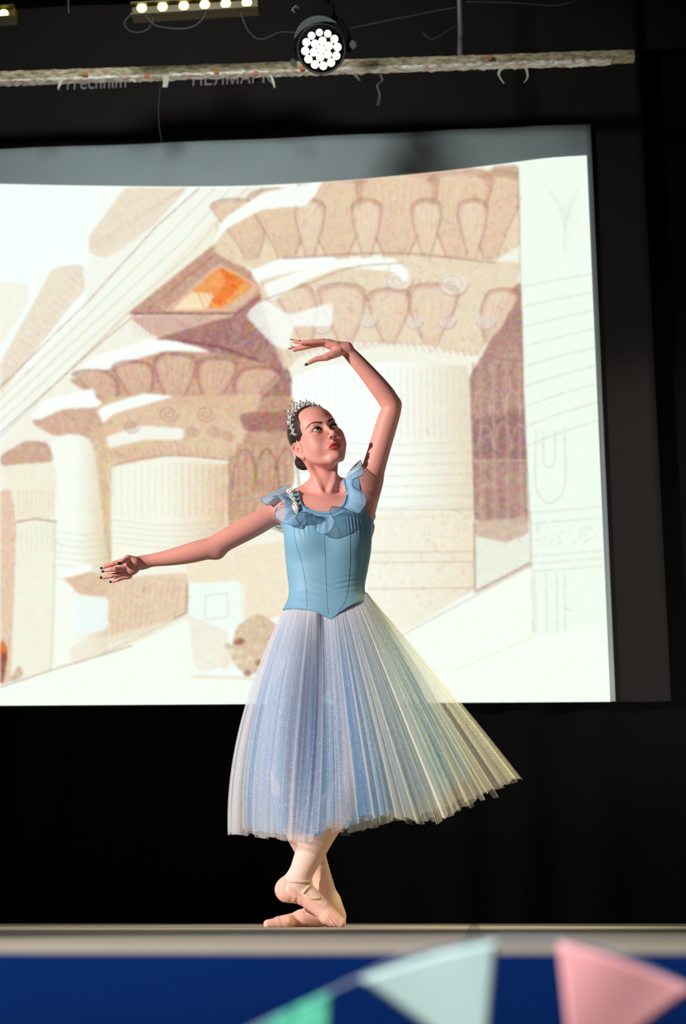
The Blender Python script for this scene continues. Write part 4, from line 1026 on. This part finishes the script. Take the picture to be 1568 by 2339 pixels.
# ---- hair: combed back into a low bun
HA = Fld()
HA.ell((0, -.022, .034), (.0725, .0910, .0790))
HA.ell((0, .004, .040), (.0650, .0700, .0600), .02)
HA.ell((0, -.075, -.02), (.050, .040, .045), .02)
def hairclip(p):
    x, y, z = p[:, 0], p[:, 1], p[:, 2]
    front = y - (.016 + (np.minimum(z, .05) + .02) * .42 - .30 * np.maximum(z - .05, 0) - .034 * np.clip((.01 - x) / .05, 0, 1) * np.clip((z - .03) / .05, 0, 1) - .012 * np.exp(-((np.abs(x) - .045) / .02) ** 2) + .012 * np.exp(-((z + .0) / .016) ** 2) * (np.abs(x) > .05))
    low = np.where(y > -.006, -.022 - z, np.interp(y, [-.12, -.085, -.035, -.006], [-.078, -.075, .004, .014]) - z)
    low = np.minimum(low, np.where(y > -.004, -.024 - z, low))
    return np.maximum(front * .9, low * .7)
HA.add(hairclip, (-.2, -.2, -.2), (.2, .2, .2), 0, 'i', .1)
BUN = HM.T @ (L(695, 1055, .050) - HC)
HA.ell(BUN, (.031, .026, .027), .006); 
HA.tube([(0.02, -.085, -.045), tuple(BUN)], .018, .01)
HA.frame(HC, HM, HS)
Vh, Fh = polymesh(HA, HC - .17, HC + .17, .0018)
me = arrmesh('hair', Vh, Fh)
qh = (Vh - HC) @ HM
ang = np.arctan2(qh[:, 0], qh[:, 2] - .0 + .02) + .3 * qh[:, 1] / .1
db = np.linalg.norm(qh - BUN, axis=1); tw = np.arctan2(qh[:, 2] - BUN[2], qh[:, 0] - BUN[0]) + db * 60
sel = np.where(db < .034, tw * .8, ang)
setcol(me, np.stack([sel * .2 + .5, qh[:, 1] + .5, db, np.ones(len(qh))], 1), 'comb')
M_hair = mat('dark_brown_hair', (.02, .010, .008), .42, spec=.5)
nt = M_hair.node_tree; N = nt.nodes.new; K = nt.links.new; bs = nt.nodes['Principled BSDF']
a = N('ShaderNodeVertexColor'); a.layer_name = 'comb'; mp = N('ShaderNodeMapping'); mp.inputs['Scale'].default_value = (300, 10, 0); K(a.outputs[0], mp.inputs[0])
nz = N('ShaderNodeTexNoise'); nz.inputs['Scale'].default_value = 1; nz.inputs['Detail'].default_value = 5; K(mp.outputs[0], nz.inputs['Vector'])
r = N('ShaderNodeValToRGB'); r.color_ramp.elements[0].position = .35; r.color_ramp.elements[1].position = .72
r.color_ramp.elements[0].color = (.012, .006, .005, 1); r.color_ramp.elements[1].color = (.075, .04, .032, 1); K(nz.outputs[0], r.inputs[0]); K(r.outputs[0], bs.inputs['Base Color'])
bu = N('ShaderNodeBump'); bu.inputs['Strength'].default_value = .6; bu.inputs['Distance'].default_value = .001; K(nz.outputs[0], bu.inputs['Height']); K(bu.outputs[0], bs.inputs['Normal'])
hair = link('hair', me, M_hair, root)
# ---- tights (over both legs) and ballet slippers
def offs(F, off, extra=None):
    def fn(p, wide=0.0):
        d = F(p, wide) - off
        return np.maximum(d, extra(p)) if extra is not None else d
    return fn
M_tights = mat('pale_pink_tights', srgb(246, 206, 190), .6, spec=.25, sss=.06)
ztl = L(0, 1500, 0)[2]
for F, nm in ((LB_, 'b'), (LF_, 'f')):
    lo = np.min([o[1] for o in F.ops], 0) - .012; hi = np.max([o[2] for o in F.ops], 0) + .012
    Vt, Ft = polymesh(offs(F, .0016, lambda p: p[:, 2] - ztl), lo, hi, .0032)
    link('tights_leg', arrmesh('tights_leg', Vt, Ft), M_tights, root)
M_shoe = mat('pink_canvas_slipper', srgb(244, 190, 172), .7, spec=.2); noise_bump(M_shoe, 900, .25, .0005)
M_elastic = mat('pink_elastic', srgb(250, 206, 186), .6)
def pdist3(p, a, b):
    v = b - a; t = np.clip(((p - a) @ v) / (v @ v), 0, 1); return np.linalg.norm(p - a - t[:, None] * v, axis=1)
# slippers: cut by a plane through the heel top and the vamp, scooped
def slipper(F, heel_top, vamp, side_low, wr, name):
    h_, v_, s_l = np.array(heel_top), np.array(vamp), np.array(side_low)
    ax_ = v_ - h_; ln = np.linalg.norm(ax_); ax_ /= ln
    up_ = np.array([0, 0, 1.]) - ax_ * ax_[2]; up_ /= np.linalg.norm(up_)
    dip = (s_l - h_) @ up_; mid = np.clip((s_l - h_) @ ax_ / ln, .2, .8)
    def clip(p):
        t = ((p - h_) @ ax_) / ln; hgt = (p - h_) @ up_
        low = np.where(t < mid, dip * np.sin(np.clip(t / mid, 0, 1) * math.pi / 2), dip * np.cos(np.clip((t - mid) / (1 - mid), 0, 1) * math.pi / 2))
        return np.where(t > 1.0, -.01, hgt - low) * .8
    def fn(p, wide=0.0):
        d = F(p, wide) - .0034
        d = d + sum(a_ * np.sin(((p - c_) @ np.array(k_)) * f_) * np.exp(-((p - c_) ** 2).sum(1) / s_ ** 2) for c_, k_, f_, a_, s_ in wr)
        return np.maximum(d, clip(p))
    lo, hi = bbox(F); Vs, Fs = polymesh(fn, lo - .01, hi + .01, .0016)
    return link(name, arrmesh(name, Vs, Fs), M_shoe, root)
sf = slipper(FF, L(648, 1998, -.072), L(742, 2066, -.09), L(690, 2045, -.09), [(L(760, 2104, -.10), (.8, 0, .6), 620, .0009, .022), (L(676, 2056, -.09), (1, 0, -.2), 330, .0010, .02), (L(735, 2088, -.10), (.7, 0, .9), 300, .0005, .02)], 'ballet_slipper')
sb = slipper(FB, L(777, 2062, .06), L(690, 2088, .01), L(735, 2096, .02), [(L(640, 2104, -.03), (1, 0, .3), 330, .0008, .022), (L(710, 2096, 0), (.3, 0, 1), 400, .0006, .03)], 'ballet_slipper')
BF = BVHTree.FromPolygons([tuple(v) for v in Vt], [tuple(f) for f in Ft])
camL = np.array([-X0, -YD, CAMH])
def shoot(tree, px, py, lift=.001):
    t_ = L(px, py, 0); d = t_ - camL; d /= np.linalg.norm(d)
    h_ = tree.ray_cast(Vector(camL), Vector(d))
    if h_[0] is None: return t_
    return np.array(h_[0]) - d * lift
def ribbon(pts, w, name, parent, m_=M_elastic):
    vs = []; p = [np.array(x) for x in pts]; n = len(p)
    for i in range(n):
        t = p[min(i + 1, n - 1)] - p[max(i - 1, 0)]; t /= np.linalg.norm(t); up_ = np.cross(t, [0, 1., 0]); up_ /= np.linalg.norm(up_)
        vs += [p[i] + up_ * w / 2, p[i] - up_ * w / 2]
    o = MB().add(vs, [(2 * i, 2 * i + 1, 2 * i + 3, 2 * i + 2) for i in range(n - 1)]).build(name, m_, parent)
    s = o.modifiers.new('s', 'SOLIDIFY'); s.thickness = .0013; s.offset = 0
for pts in ([(656, 2012), (675, 2013), (695, 2014), (714, 2014)], [(713, 2018), (706, 2025), (698, 2033), (692, 2041)], [(697, 2044), (708, 2051), (720, 2052), (734, 2051)]):
    sp_ = spline(pts, 12); ribbon([shoot(BF, x, y, .0025) for x, y in sp_], .0085, 'elastic_strap', sf)

# ---- bodice
poly_px = [(659, 1108), (682, 1112), (684, 1130), (690, 1150), (705, 1163), (722, 1169), (741, 1171), (760, 1168), (778, 1158), (789, 1142), (793, 1122), (789, 1104), (782, 1090), (800, 1072), (818, 1068), (822, 1100), (826, 1140), (838, 1172), (862, 1188), (868, 1300), (862, 1345), (856, 1357), (843, 1363), (800, 1386), (775, 1402), (757, 1417), (745, 1411), (722, 1399), (690, 1392), (655, 1387), (635, 1382), (635, 1190), (652, 1180), (652, 1150), (648, 1112)]
PQ = np.array([[L(x, y, -.075)[0], L(x, y, -.075)[2]] for x, y in poly_px])
def sdpoly(P2):
    d = np.full(len(P2), 1e9); s = np.ones(len(P2)); n = len(PQ)
    for i in range(n):
        a, b = PQ[i], PQ[i - 1]; e = b - a; w = P2 - a; t = np.clip((w @ e) / (e @ e), 0, 1); bb = w - e * t[:, None]
        d = np.minimum(d, (bb ** 2).sum(1))
        c1 = P2[:, 1] >= a[1]; c2 = P2[:, 1] < b[1]; c3 = e[0] * w[:, 1] > e[1] * w[:, 0]
        f = (c1 & c2 & c3) | (~c1 & ~c2 & ~c3); s = np.where(f, -s, s)
    return s * np.sqrt(d)
BT = Fld(); lo, hi = bbox(T); BT.add(T, lo, hi, 0); 
bustR, waistW = L(808, 1215, -.09), L(760, 1340, -.08)
wr_ = [(L(745, 1335, -.08), (.3, 0, 1), 300, .0009, .035), (L(785, 1335, -.07), (-.25, 0, 1), 380, .0008, .03), (L(715, 1355, -.07), (.1, 0, 1), 240, .0006, .04), (L(806, 1200, -.09), (1, 0, .1), 620, .0022, .022), (L(694, 1208, -.08), (1, 0, .2), 420, .0014, .03)]
zhem = L(750, 1350, -.08)[2]
def bod(p, wide=0.0):
    d = BT(p, wide) - .0045 - .008 * np.clip((zhem - p[:, 2]) / .05, 0, 1) ** 1.4
    for c_, k_, f_, a_, s_ in wr_: d = d + a_ * np.sin(((p - c_) @ np.array(k_)) * f_) * np.exp(-((p - c_) ** 2).sum(1) / s_ ** 2)
    return np.maximum(d, sdpoly(p[:, [0, 2]]))
zlo = PQ[:, 1].min(); zhi = PQ[:, 1].max()
Vb, Fb = polymesh(bod, (PQ[:, 0].min() - .02, -.16, zlo - .01), (PQ[:, 0].max() + .02, .16, zhi + .01), .0018)
M_blue = mat('powder_blue_satin', srgb(128, 176, 204), .52, spec=.35); noise_bump(M_blue, 1400, .12, .0003)
bodice = link('bodice', arrmesh('bodice', Vb, Fb), M_blue, root)
TB = BVHTree.FromPolygons([tuple(v) for v in Vb], [tuple(f) for f in Fb])
M_seam = mat('blue_seam', srgb(96, 146, 178), .6)
for pts in ([(739, 1180), (742, 1250), (745, 1320), (747, 1370), (750, 1402)], [(671, 1200), (676, 1240), (688, 1280), (698, 1330), (702, 1385)], [(800, 1205), (800, 1260), (797, 1320), (790, 1370), (772, 1398)], [(652, 1384), (690, 1390), (722, 1397), (745, 1408), (757, 1414), (775, 1399), (800, 1383), (841, 1361)], [(834, 1200), (836, 1260), (828, 1320), (832, 1360)]):
    q = [shoot(TB, x, y, .0002) for x, y in spline(pts, 40)]; MB().tube(q, .0007, 6).build('seam', M_seam, bodice)
for pts in ([(682, 1114), (685, 1138), (694, 1156), (710, 1166), (741, 1172), (765, 1168), (784, 1154), (792, 1130), (788, 1100), (784, 1090)],):
    q = [shoot(TB, x, y + 2, .0008) for x, y in spline(pts, 60)]; MB().tube(q, .0022, 6).build('neckline_band', mat('blue_gathered_band', srgb(96, 154, 196), .7), bodice)
allt = BVHTree.FromPolygons([tuple(v) for v in Vb] + [tuple(v) for v in V_], [tuple(f) for f in Fb] + [tuple(int(i) + len(Vb) for i in f) for f in Fq])

# ---- ruffle of sheer chiffon round the neckline
M_chif = sheer('blue_chiffon', srgb(168, 208, 236), .55, .96, 0, .35)
M_hem = mat('chiffon_rolled_hem', srgb(70, 120, 150), .6)
RUF = [  # inner px, outer px, lift of the outer edge towards the camera
 ((668, 1112, -.005), (648, 1110, .03)), ((662, 1113, -.02), (616, 1134, .00)), ((660, 1118, -.03), (597, 1138, -.02)), ((660, 1124, -.04), (608, 1152, -.06)), ((662, 1130, -.05), (626, 1152, -.02)), ((664, 1136, -.06), (622, 1136, -.05)),
 ((666, 1144, -.07), (634, 1133, -.09)), ((668, 1150, -.075), (644, 1150, -.105)), ((670, 1156, -.08), (632, 1160, -.10)), ((672, 1162, -.085), (628, 1176, -.085)), ((678, 1167, -.09), (634, 1186, -.10)), ((684, 1170, -.092), (650, 1195, -.115)),
 ((692, 1172, -.095), (672, 1201, -.125)), ((698, 1174, -.097), (688, 1199, -.11)), ((704, 1176, -.098), (676, 1182, -.15)), ((710, 1176, -.10), (690, 1170, -.165)), ((718, 1177, -.10), (714, 1180, -.15)), ((724, 1178, -.10), (720, 1202, -.125)),
 ((733, 1178, -.10), (724, 1214, -.12)), ((741, 1179, -.10), (738, 1220, -.13)), ((750, 1179, -.10), (754, 1213, -.14)), ((756, 1178, -.10), (765, 1192, -.15)), ((762, 1176, -.10), (754, 1170, -.165)), ((768, 1173, -.10), (762, 1157, -.165)),
 ((775, 1170, -.098), (790, 1162, -.15)), ((782, 1166, -.096), (806, 1172, -.14)), ((788, 1160, -.093), (812, 1180, -.115)), ((794, 1153, -.088), (824, 1168, -.12)), ((797, 1145, -.083), (836, 1150, -.125)), ((798, 1136, -.077), (834, 1132, -.12)),
 ((798, 1127, -.070), (822, 1120, -.085)), ((797, 1118, -.06), (808, 1112, -.10)), ((795, 1110, -.055), (806, 1096, -.12)), ((792, 1102, -.05), (828, 1086, -.10)), ((790, 1096, -.04), (830, 1072, -.06)), ((790, 1090, -.03), (824, 1052, -.03)), ((793, 1086, -.01), (818, 1058, .03)), ((798, 1082, .01), (812, 1066, .05))]
inn = spline([L(*a) for a, b in RUF], 380); out = spline([L(*b) for a, b in RUF], 380)
vs = []; nr = 16
ph = np.linspace(0, 1, 380)
for i in range(380):
    d = out[i] - inn[i]
    for j in range(nr):
        f = j / (nr - 1); w_ = math.sin(ph[i] * 2 * math.pi * 33) * .004 * f * (1 - f * .5) + math.sin(ph[i] * 2 * math.pi * 90 + 1) * .0016 * (1 - f)
        p = inn[i] + d * f; p = p + np.array([0, -1, .2]) * (w_ + .012 * math.sin(math.pi * f)); vs.append(p)
vs = np.array(vs)
# keep the cloth outside skin and bodice
for i in range(len(vs)):
    h_ = allt.find_nearest(Vector(vs[i]), .03)
    if h_[0] is not None:
        n_ = np.array(h_[1]); dd = (vs[i] - np.array(h_[0])) @ n_
        if dd < .004: vs[i] = vs[i] + n_ * (.004 - dd)
fs = [(i * nr + j, i * nr + j + 1, (i + 1) * nr + j + 1, (i + 1) * nr + j) for i in range(379) for j in range(nr - 1)]
ruf = MB().add(vs, fs).build('chiffon_ruffle', M_chif, bodice)
MB().tube([vs[i * nr + nr - 1] for i in range(0, 380, 2)], .0010, 5).build('rolled_hem', M_hem, ruf)
# the ruffle's ends seen under the armholes
for pts in ([(652, 1176, .03), (640, 1196, .05), (628, 1201, .06), (636, 1206, .06), (650, 1207, .05)], [(848, 1166, .03), (856, 1172, .05), (858, 1181, .05), (854, 1189, .05), (848, 1192, .04)]):
    o_ = spline([L(*p) for p in pts], 30); c_ = spline([L(pts[0][0] + (-1 if pts[0][0] > 700 else 4), pts[0][1] + 6, .03), L(pts[-1][0] - (4 if pts[0][0] > 700 else -2), pts[-1][1] - 6, .03)], 30)
    vs2 = []; 
    for i in range(30): 
        for f in np.linspace(0, 1, 6): vs2.append(c_[i] * (1 - f) + o_[i] * f)
    MB().add(vs2, [(i * 6 + j, i * 6 + j + 1, i * 6 + j + 7, i * 6 + j + 6) for i in range(29) for j in range(5)]).build('ruffle_end', M_chif, bodice)
    MB().tube(o_, .0009, 5).build('rolled_hem', M_hem, ruf)
# spray of small ribbon roses on the strap
M_rose = mat('cream_pink_ribbon_rose', srgb(250, 232, 224), .6); M_rleaf = mat('pale_green_ribbon', srgb(206, 224, 210), .6)
spray = None
for i_, (x, y, r) in enumerate(((662, 1124, .0085), (667, 1133, .0065), (671, 1143, .0070), (674, 1155, .0085), (677, 1163, .0070), (676, 1174, .0065), (673, 1180, .005))):
    c_ = shoot(allt, x, y, .012); b = MB()
    for k_ in range(3):
        for j_ in range(4 + k_):
            q_ = 2 * math.pi * j_ / (4 + k_) + k_ * .6; r_s = r * 1.25; rr = r_s * (.25 + .28 * k_)
            o_ = np.array([math.cos(q_) * rr, -r * (.5 - .22 * k_), math.sin(q_) * rr]); b.sphere(c_ + o_, (r * .62, r * .25, r * .62), np.array([[math.sin(q_), math.cos(q_) * .8, math.cos(q_) * .6], [0, .6, -.8], [-math.cos(q_), math.sin(q_) * .8, math.sin(q_) * .6]]), 8, 6)
    b.build('ribbon_rose', M_rleaf if i_ in (1, 2, 5) else M_rose, bodice)

# ---- tiara
M_silver = mat('tiara_silver', (.80, .74, .70), .22, .9); M_gem = mat('clear_crystal', (.97, .97, .97), .1, .35, spec=1.0)
nt = M_gem.node_tree; nt.nodes['Principled BSDF'].inputs['Coat Weight'].default_value = 1
TI = MB()
def tp(phi, rad, back=0.0):          # phi from the top of the head towards her right
    n_ = np.array([math.sin(phi), 0, math.cos(phi)])
    return HL(*(np.array([0, .012, .034]) + n_ * np.array([.0690, 1, .0745]) + (n_ * .82 + np.array([.10, -.55, 0])) * rad))
ph_ = np.radians(np.linspace(-42, 104, 90))
TI.tube([tp(a, .000) for a in ph_], .0016, 6); TI.tube([tp(a, .006) for a in ph_], .0008, 6)
tiara = TI.build('tiara', M_silver, root)
W_ = MB(); GM = MB()
def hgt(phi): return .013 + .032 * math.exp(-((math.degrees(phi) - 20) / 50) ** 2)
sp_ang = np.radians(np.arange(-38, 104, 13))
for i_, a in enumerate(sp_ang):
    h_ = hgt(a) * (1 if i_ % 2 == 0 else .82)
    W_.tube([tp(a, .004), tp(a, h_ * .6), tp(a, h_)], [.0018, .0015, .0010], 6)
    W_.sphere(tp(a, h_ + .001), .0026, None, 8, 6)
    GM.sphere(tp(a, h_ * .62), (.0032, .0032, .0048), HM, 8, 6)
    GM.sphere(tp(a, .012), .0036, None, 8, 6)
    for s_ in (-1, 1):
        da = math.radians(6.5) * s_
        W_.tube([tp(a, .005), tp(a + da * .9, h_ * .38), tp(a + da * .8, h_ * .62), tp(a + da * .15, h_ * .82)], [.0012] * 4, 5)
        W_.sphere(tp(a + da * 1.0, h_ * .66), .0014, None, 6, 5)
        GM.sphere(tp(a + da * .62, h_ * .42), (.0030, .0022, .0044), HM, 8, 6)
        GM.sphere(tp(a + da * .9, .0035), .0024, None, 6, 5)
        GM.sphere(tp(a + da * .45, h_ * .70), .0020, None, 6, 5)
W_.build('filigree', M_silver, tiara); g = GM.build('crystals', M_gem, tiara, smooth=False); g['kind'] = 'stuff'
# ---- tulle skirt, in layers
SK = [  # t, waist, middle, hem  (px, py, depth)
 (.00, (846, 1362, .00), (1016, 1562, .01), (1188, 1778, .02)), (.06, (838, 1368, -.04), (985, 1580, -.09), (1130, 1812, -.10)), (.12, (825, 1375, -.065), (945, 1600, -.16), (1060, 1850, -.20)),
 (.18, (805, 1382, -.08), (890, 1615, -.21), (985, 1880, -.27)), (.24, (785, 1390, -.09), (845, 1630, -.235), (895, 1868, -.31)), (.30, (768, 1396, -.095), (800, 1640, -.24), (830, 1878, -.32)),
 (.35, (752, 1400, -.095), (768, 1645, -.22), (775, 1896, -.31)), (.39, (738, 1398, -.093), (742, 1650, -.185), (735, 1895, -.28)), (.43, (722, 1394, -.09), (716, 1650, -.17), (690, 1925, -.25)), (.47, (700, 1390, -.075), (660, 1648, -.18), (645, 1921, -.21)),
 (.51, (678, 1387, -.05), (600, 1646, -.13), (580, 1911, -.12)), (.55, (658, 1384, .0), (551, 1645, -.01), (520, 1904, .0)), (.62, (668, 1380, .05), (580, 1645, .10), (560, 1898, .13)),
 (.70, (705, 1376, .075), (660, 1640, .16), (655, 1893, .22)), (.80, (770, 1370, .08), (780, 1630, .18), (790, 1903, .25)), (.88, (815, 1366, .06), (890, 1610, .15), (940, 1868, .22)), (.94, (840, 1363, .03), (965, 1585, .09), (1080, 1826, .14)), (1.0, (846, 1362, .00), (1016, 1562, .01), (1188, 1778, .02))]
SK = [(t, (w[0] - 5 * (w[0] > 840), w[1] - 2 - 13 * (w[2] < -.03) - 9 * (w[0] < 690), w[2] * (.70 if w[0] > 735 else .88)), m_, h_) for t, w, m_, h_ in SK]
KT = np.array([k[0] for k in SK]); KW, KM, KH = [np.array([L(*k[i]) for k in SK]) for i in (1, 2, 3)]
def per(K_, t):
    t = np.mod(t, 1.0); ke = np.r_[KT[-3:-1] - 1, KT, KT[1:3] + 1]; Ke = np.vstack([K_[-3:-1], K_, K_[1:3]])
    i = np.searchsorted(ke, t, 'right') - 1; i = np.clip(i, 1, len(ke) - 3)
    x0, x1, x2, x3 = ke[i - 1], ke[i], ke[i + 1], ke[i + 2]; h_ = (x2 - x1); f = ((t - x1) / h_)[:, None]
    m1 = (Ke[i + 1] - Ke[i - 1]) / (x2 - x0)[:, None] * h_[:, None]; m2 = (Ke[i + 2] - Ke[i]) / (x3 - x1)[:, None] * h_[:, None]
    return (2 * f ** 3 - 3 * f ** 2 + 1) * Ke[i] + (f ** 3 - 2 * f ** 2 + f) * m1 + (-2 * f ** 3 + 3 * f ** 2) * Ke[i + 1] + (f ** 3 - f ** 2) * m2
def skirt_layer(name, mat_, shrink, length, seed, npl, amp, NT=1500, NS=60, t0=0.0, t1=1.0, ragged=.006, pull=0.0):
    r = np.random.default_rng(seed); closed = (t1 - t0) >= 1
    t = np.linspace(t0, t1, NT, endpoint=not closed)
    ks = [(n, r.uniform(0, 6.28), r.uniform(.4, 1) / (1 + n / npl * .5)) for n in np.r_[r.integers(5, 12, 2), r.integers(npl // 3, npl * 2, 6)]]
    s = (np.linspace(0, 1, NS) ** .85)
    warp = sum(math.sqrt(1) * .0016 * np.sin(2 * np.pi * n * t + p) for n, p, a in ks[:4])
    tw = t + warp
    Wp, Mp, Hp = per(KW, tw), per(KM, tw), per(KH, tw)
    cen = np.array([.03, .0]); 
    nrm = np.stack([Mp[:, 0] - per(KM, tw + .5)[:, 0] * .5 - Mp[:, 0] * .5, Mp[:, 1], 0 * t], 1)
    # outward direction from the tangent of the middle line
    dT = per(KM, tw + .004) - per(KM, tw - .004); nrm = np.stack([dT[:, 1], -dT[:, 0], 0 * t], 1); nrm /= np.linalg.norm(nrm, axis=1)[:, None] + 1e-9
    c0 = KM.mean(0); sg = np.sign(((Mp - c0) * nrm).sum(1)); nrm *= np.sign(np.median(sg))
    pl = sum(a * np.sin(2 * np.pi * n * t + p) for n, p, a in ks) / 2.0
    pl2 = sum(a * np.sin(2 * np.pi * (n * 2 + 3) * t + 2 * p) for n, p, a in ks) / 3.0
    # jagged hem: short steps
    st = np.floor(t * npl * 3).astype(int); st = st - st.min(); hemr = r.normal(0, ragged, st.max() + 1)[st]
    V = np.zeros((NS, NT, 3))
    c_x = np.array([per(KW, np.array([q]))[0] for q in (0, .5)]).mean(0)
    for j, sj in enumerate(s):
        se = sj * (length + hemr * (sj > .9) * (sj - .9) * 10)
        L0 = (1 - se) * (1 - 2 * se); L1 = 4 * se * (1 - se); L2 = se * (2 * se - 1)
        p = L0[:, None] * Wp + L1[:, None] * Mp + L2[:, None] * Hp
        cc = (Wp.mean(0) * (1 - sj) + Hp.mean(0) * sj); sh = 1 - (1 - shrink) * min(1, .22 + sj * 3)
        p[:, :2] = cc[:2] + (p[:, :2] - cc[:2]) * (1 - (1 - sh))
        p[:, 0] -= pull * sj * np.clip((p[:, 0] - cc[0]) / .35, 0, 2) ** 1.5
        p[:, 0] += pull * .5 * sj * np.clip((cc[0] - p[:, 0]) / .35, 0, 2) ** 1.5
        A = amp * (.05 + .95 * sj ** .8)
        p = p + nrm * ((pl * A + pl2 * A * .35 * (1 - .3 * sj))[:, None])
        V[j] = p
    idx = np.arange(NS * NT).reshape(NS, NT); nx_ = np.roll(idx, -1, 1) if closed else None
    if closed: F4 = np.stack([idx[:-1], idx[1:], nx_[1:], nx_[:-1]], -1).reshape(-1, 4)
    else: F4 = np.stack([idx[:-1, :-1], idx[1:, :-1], idx[1:, 1:], idx[:-1, 1:]], -1).reshape(-1, 4)
    me = arrmesh(name, V.reshape(-1, 3), F4)
    band = 1 + .55 * sum(np.sin(2 * np.pi * n * t + p) for n, p in zip((3, 7, 13, 22, 41), r.uniform(0, 6.28, 5))) / 1.6
    if name != 'skirt': band = band * (1 - .6 * np.exp(-((t - .388) / .022) ** 2) - .35 * np.exp(-((t - .30) / .015) ** 2))
    G = np.stack([np.broadcast_to(np.clip(band, .25, 2.2), (NS, NT)), np.broadcast_to((.55 * np.exp(-s / .10) + .10 * np.exp(-s / .4))[:, None], (NS, NT)), np.zeros((NS, NT))], -1)
    setcol(me, G.reshape(-1, 3), 'gather')
    return me, V
skirt = None
me, V0 = skirt_layer('skirt', None, .84, .965, 11, 26, .016, ragged=.003, pull=.12)
M_sk1 = sheer('blue_net', srgb(84, 164, 222), .50, .9, 0, .45)
M_sk2 = sheer('sky_blue_tulle', srgb(120, 186, 232), .22, .66, .015, .4)
M_sk3 = sheer('white_shimmer_tulle', srgb(250, 246, 248), .12, .40, .03, .5)
M_sk4 = sheer('white_shimmer_tulle_outer', srgb(250, 246, 248), .13, .42, .05, .5, 1300)
skirt = link('skirt', me, M_sk1, root)
for nm, m_, sh, ln, sd, n_, am, rg, pu in (('tulle_layer', M_sk2, .90, .98, 23, 30, .014, .004, .07), ('tulle_layer', M_sk3, .96, 1.0, 37, 40, .010, .006, .0), ('tulle_layer', M_sk4, 1.0, .995, 53, 46, .008, .007, 0)):
    me, _ = skirt_layer(nm, None, sh, ln, sd, n_, am, ragged=rg, pull=pu); link(nm, me, m_, skirt)
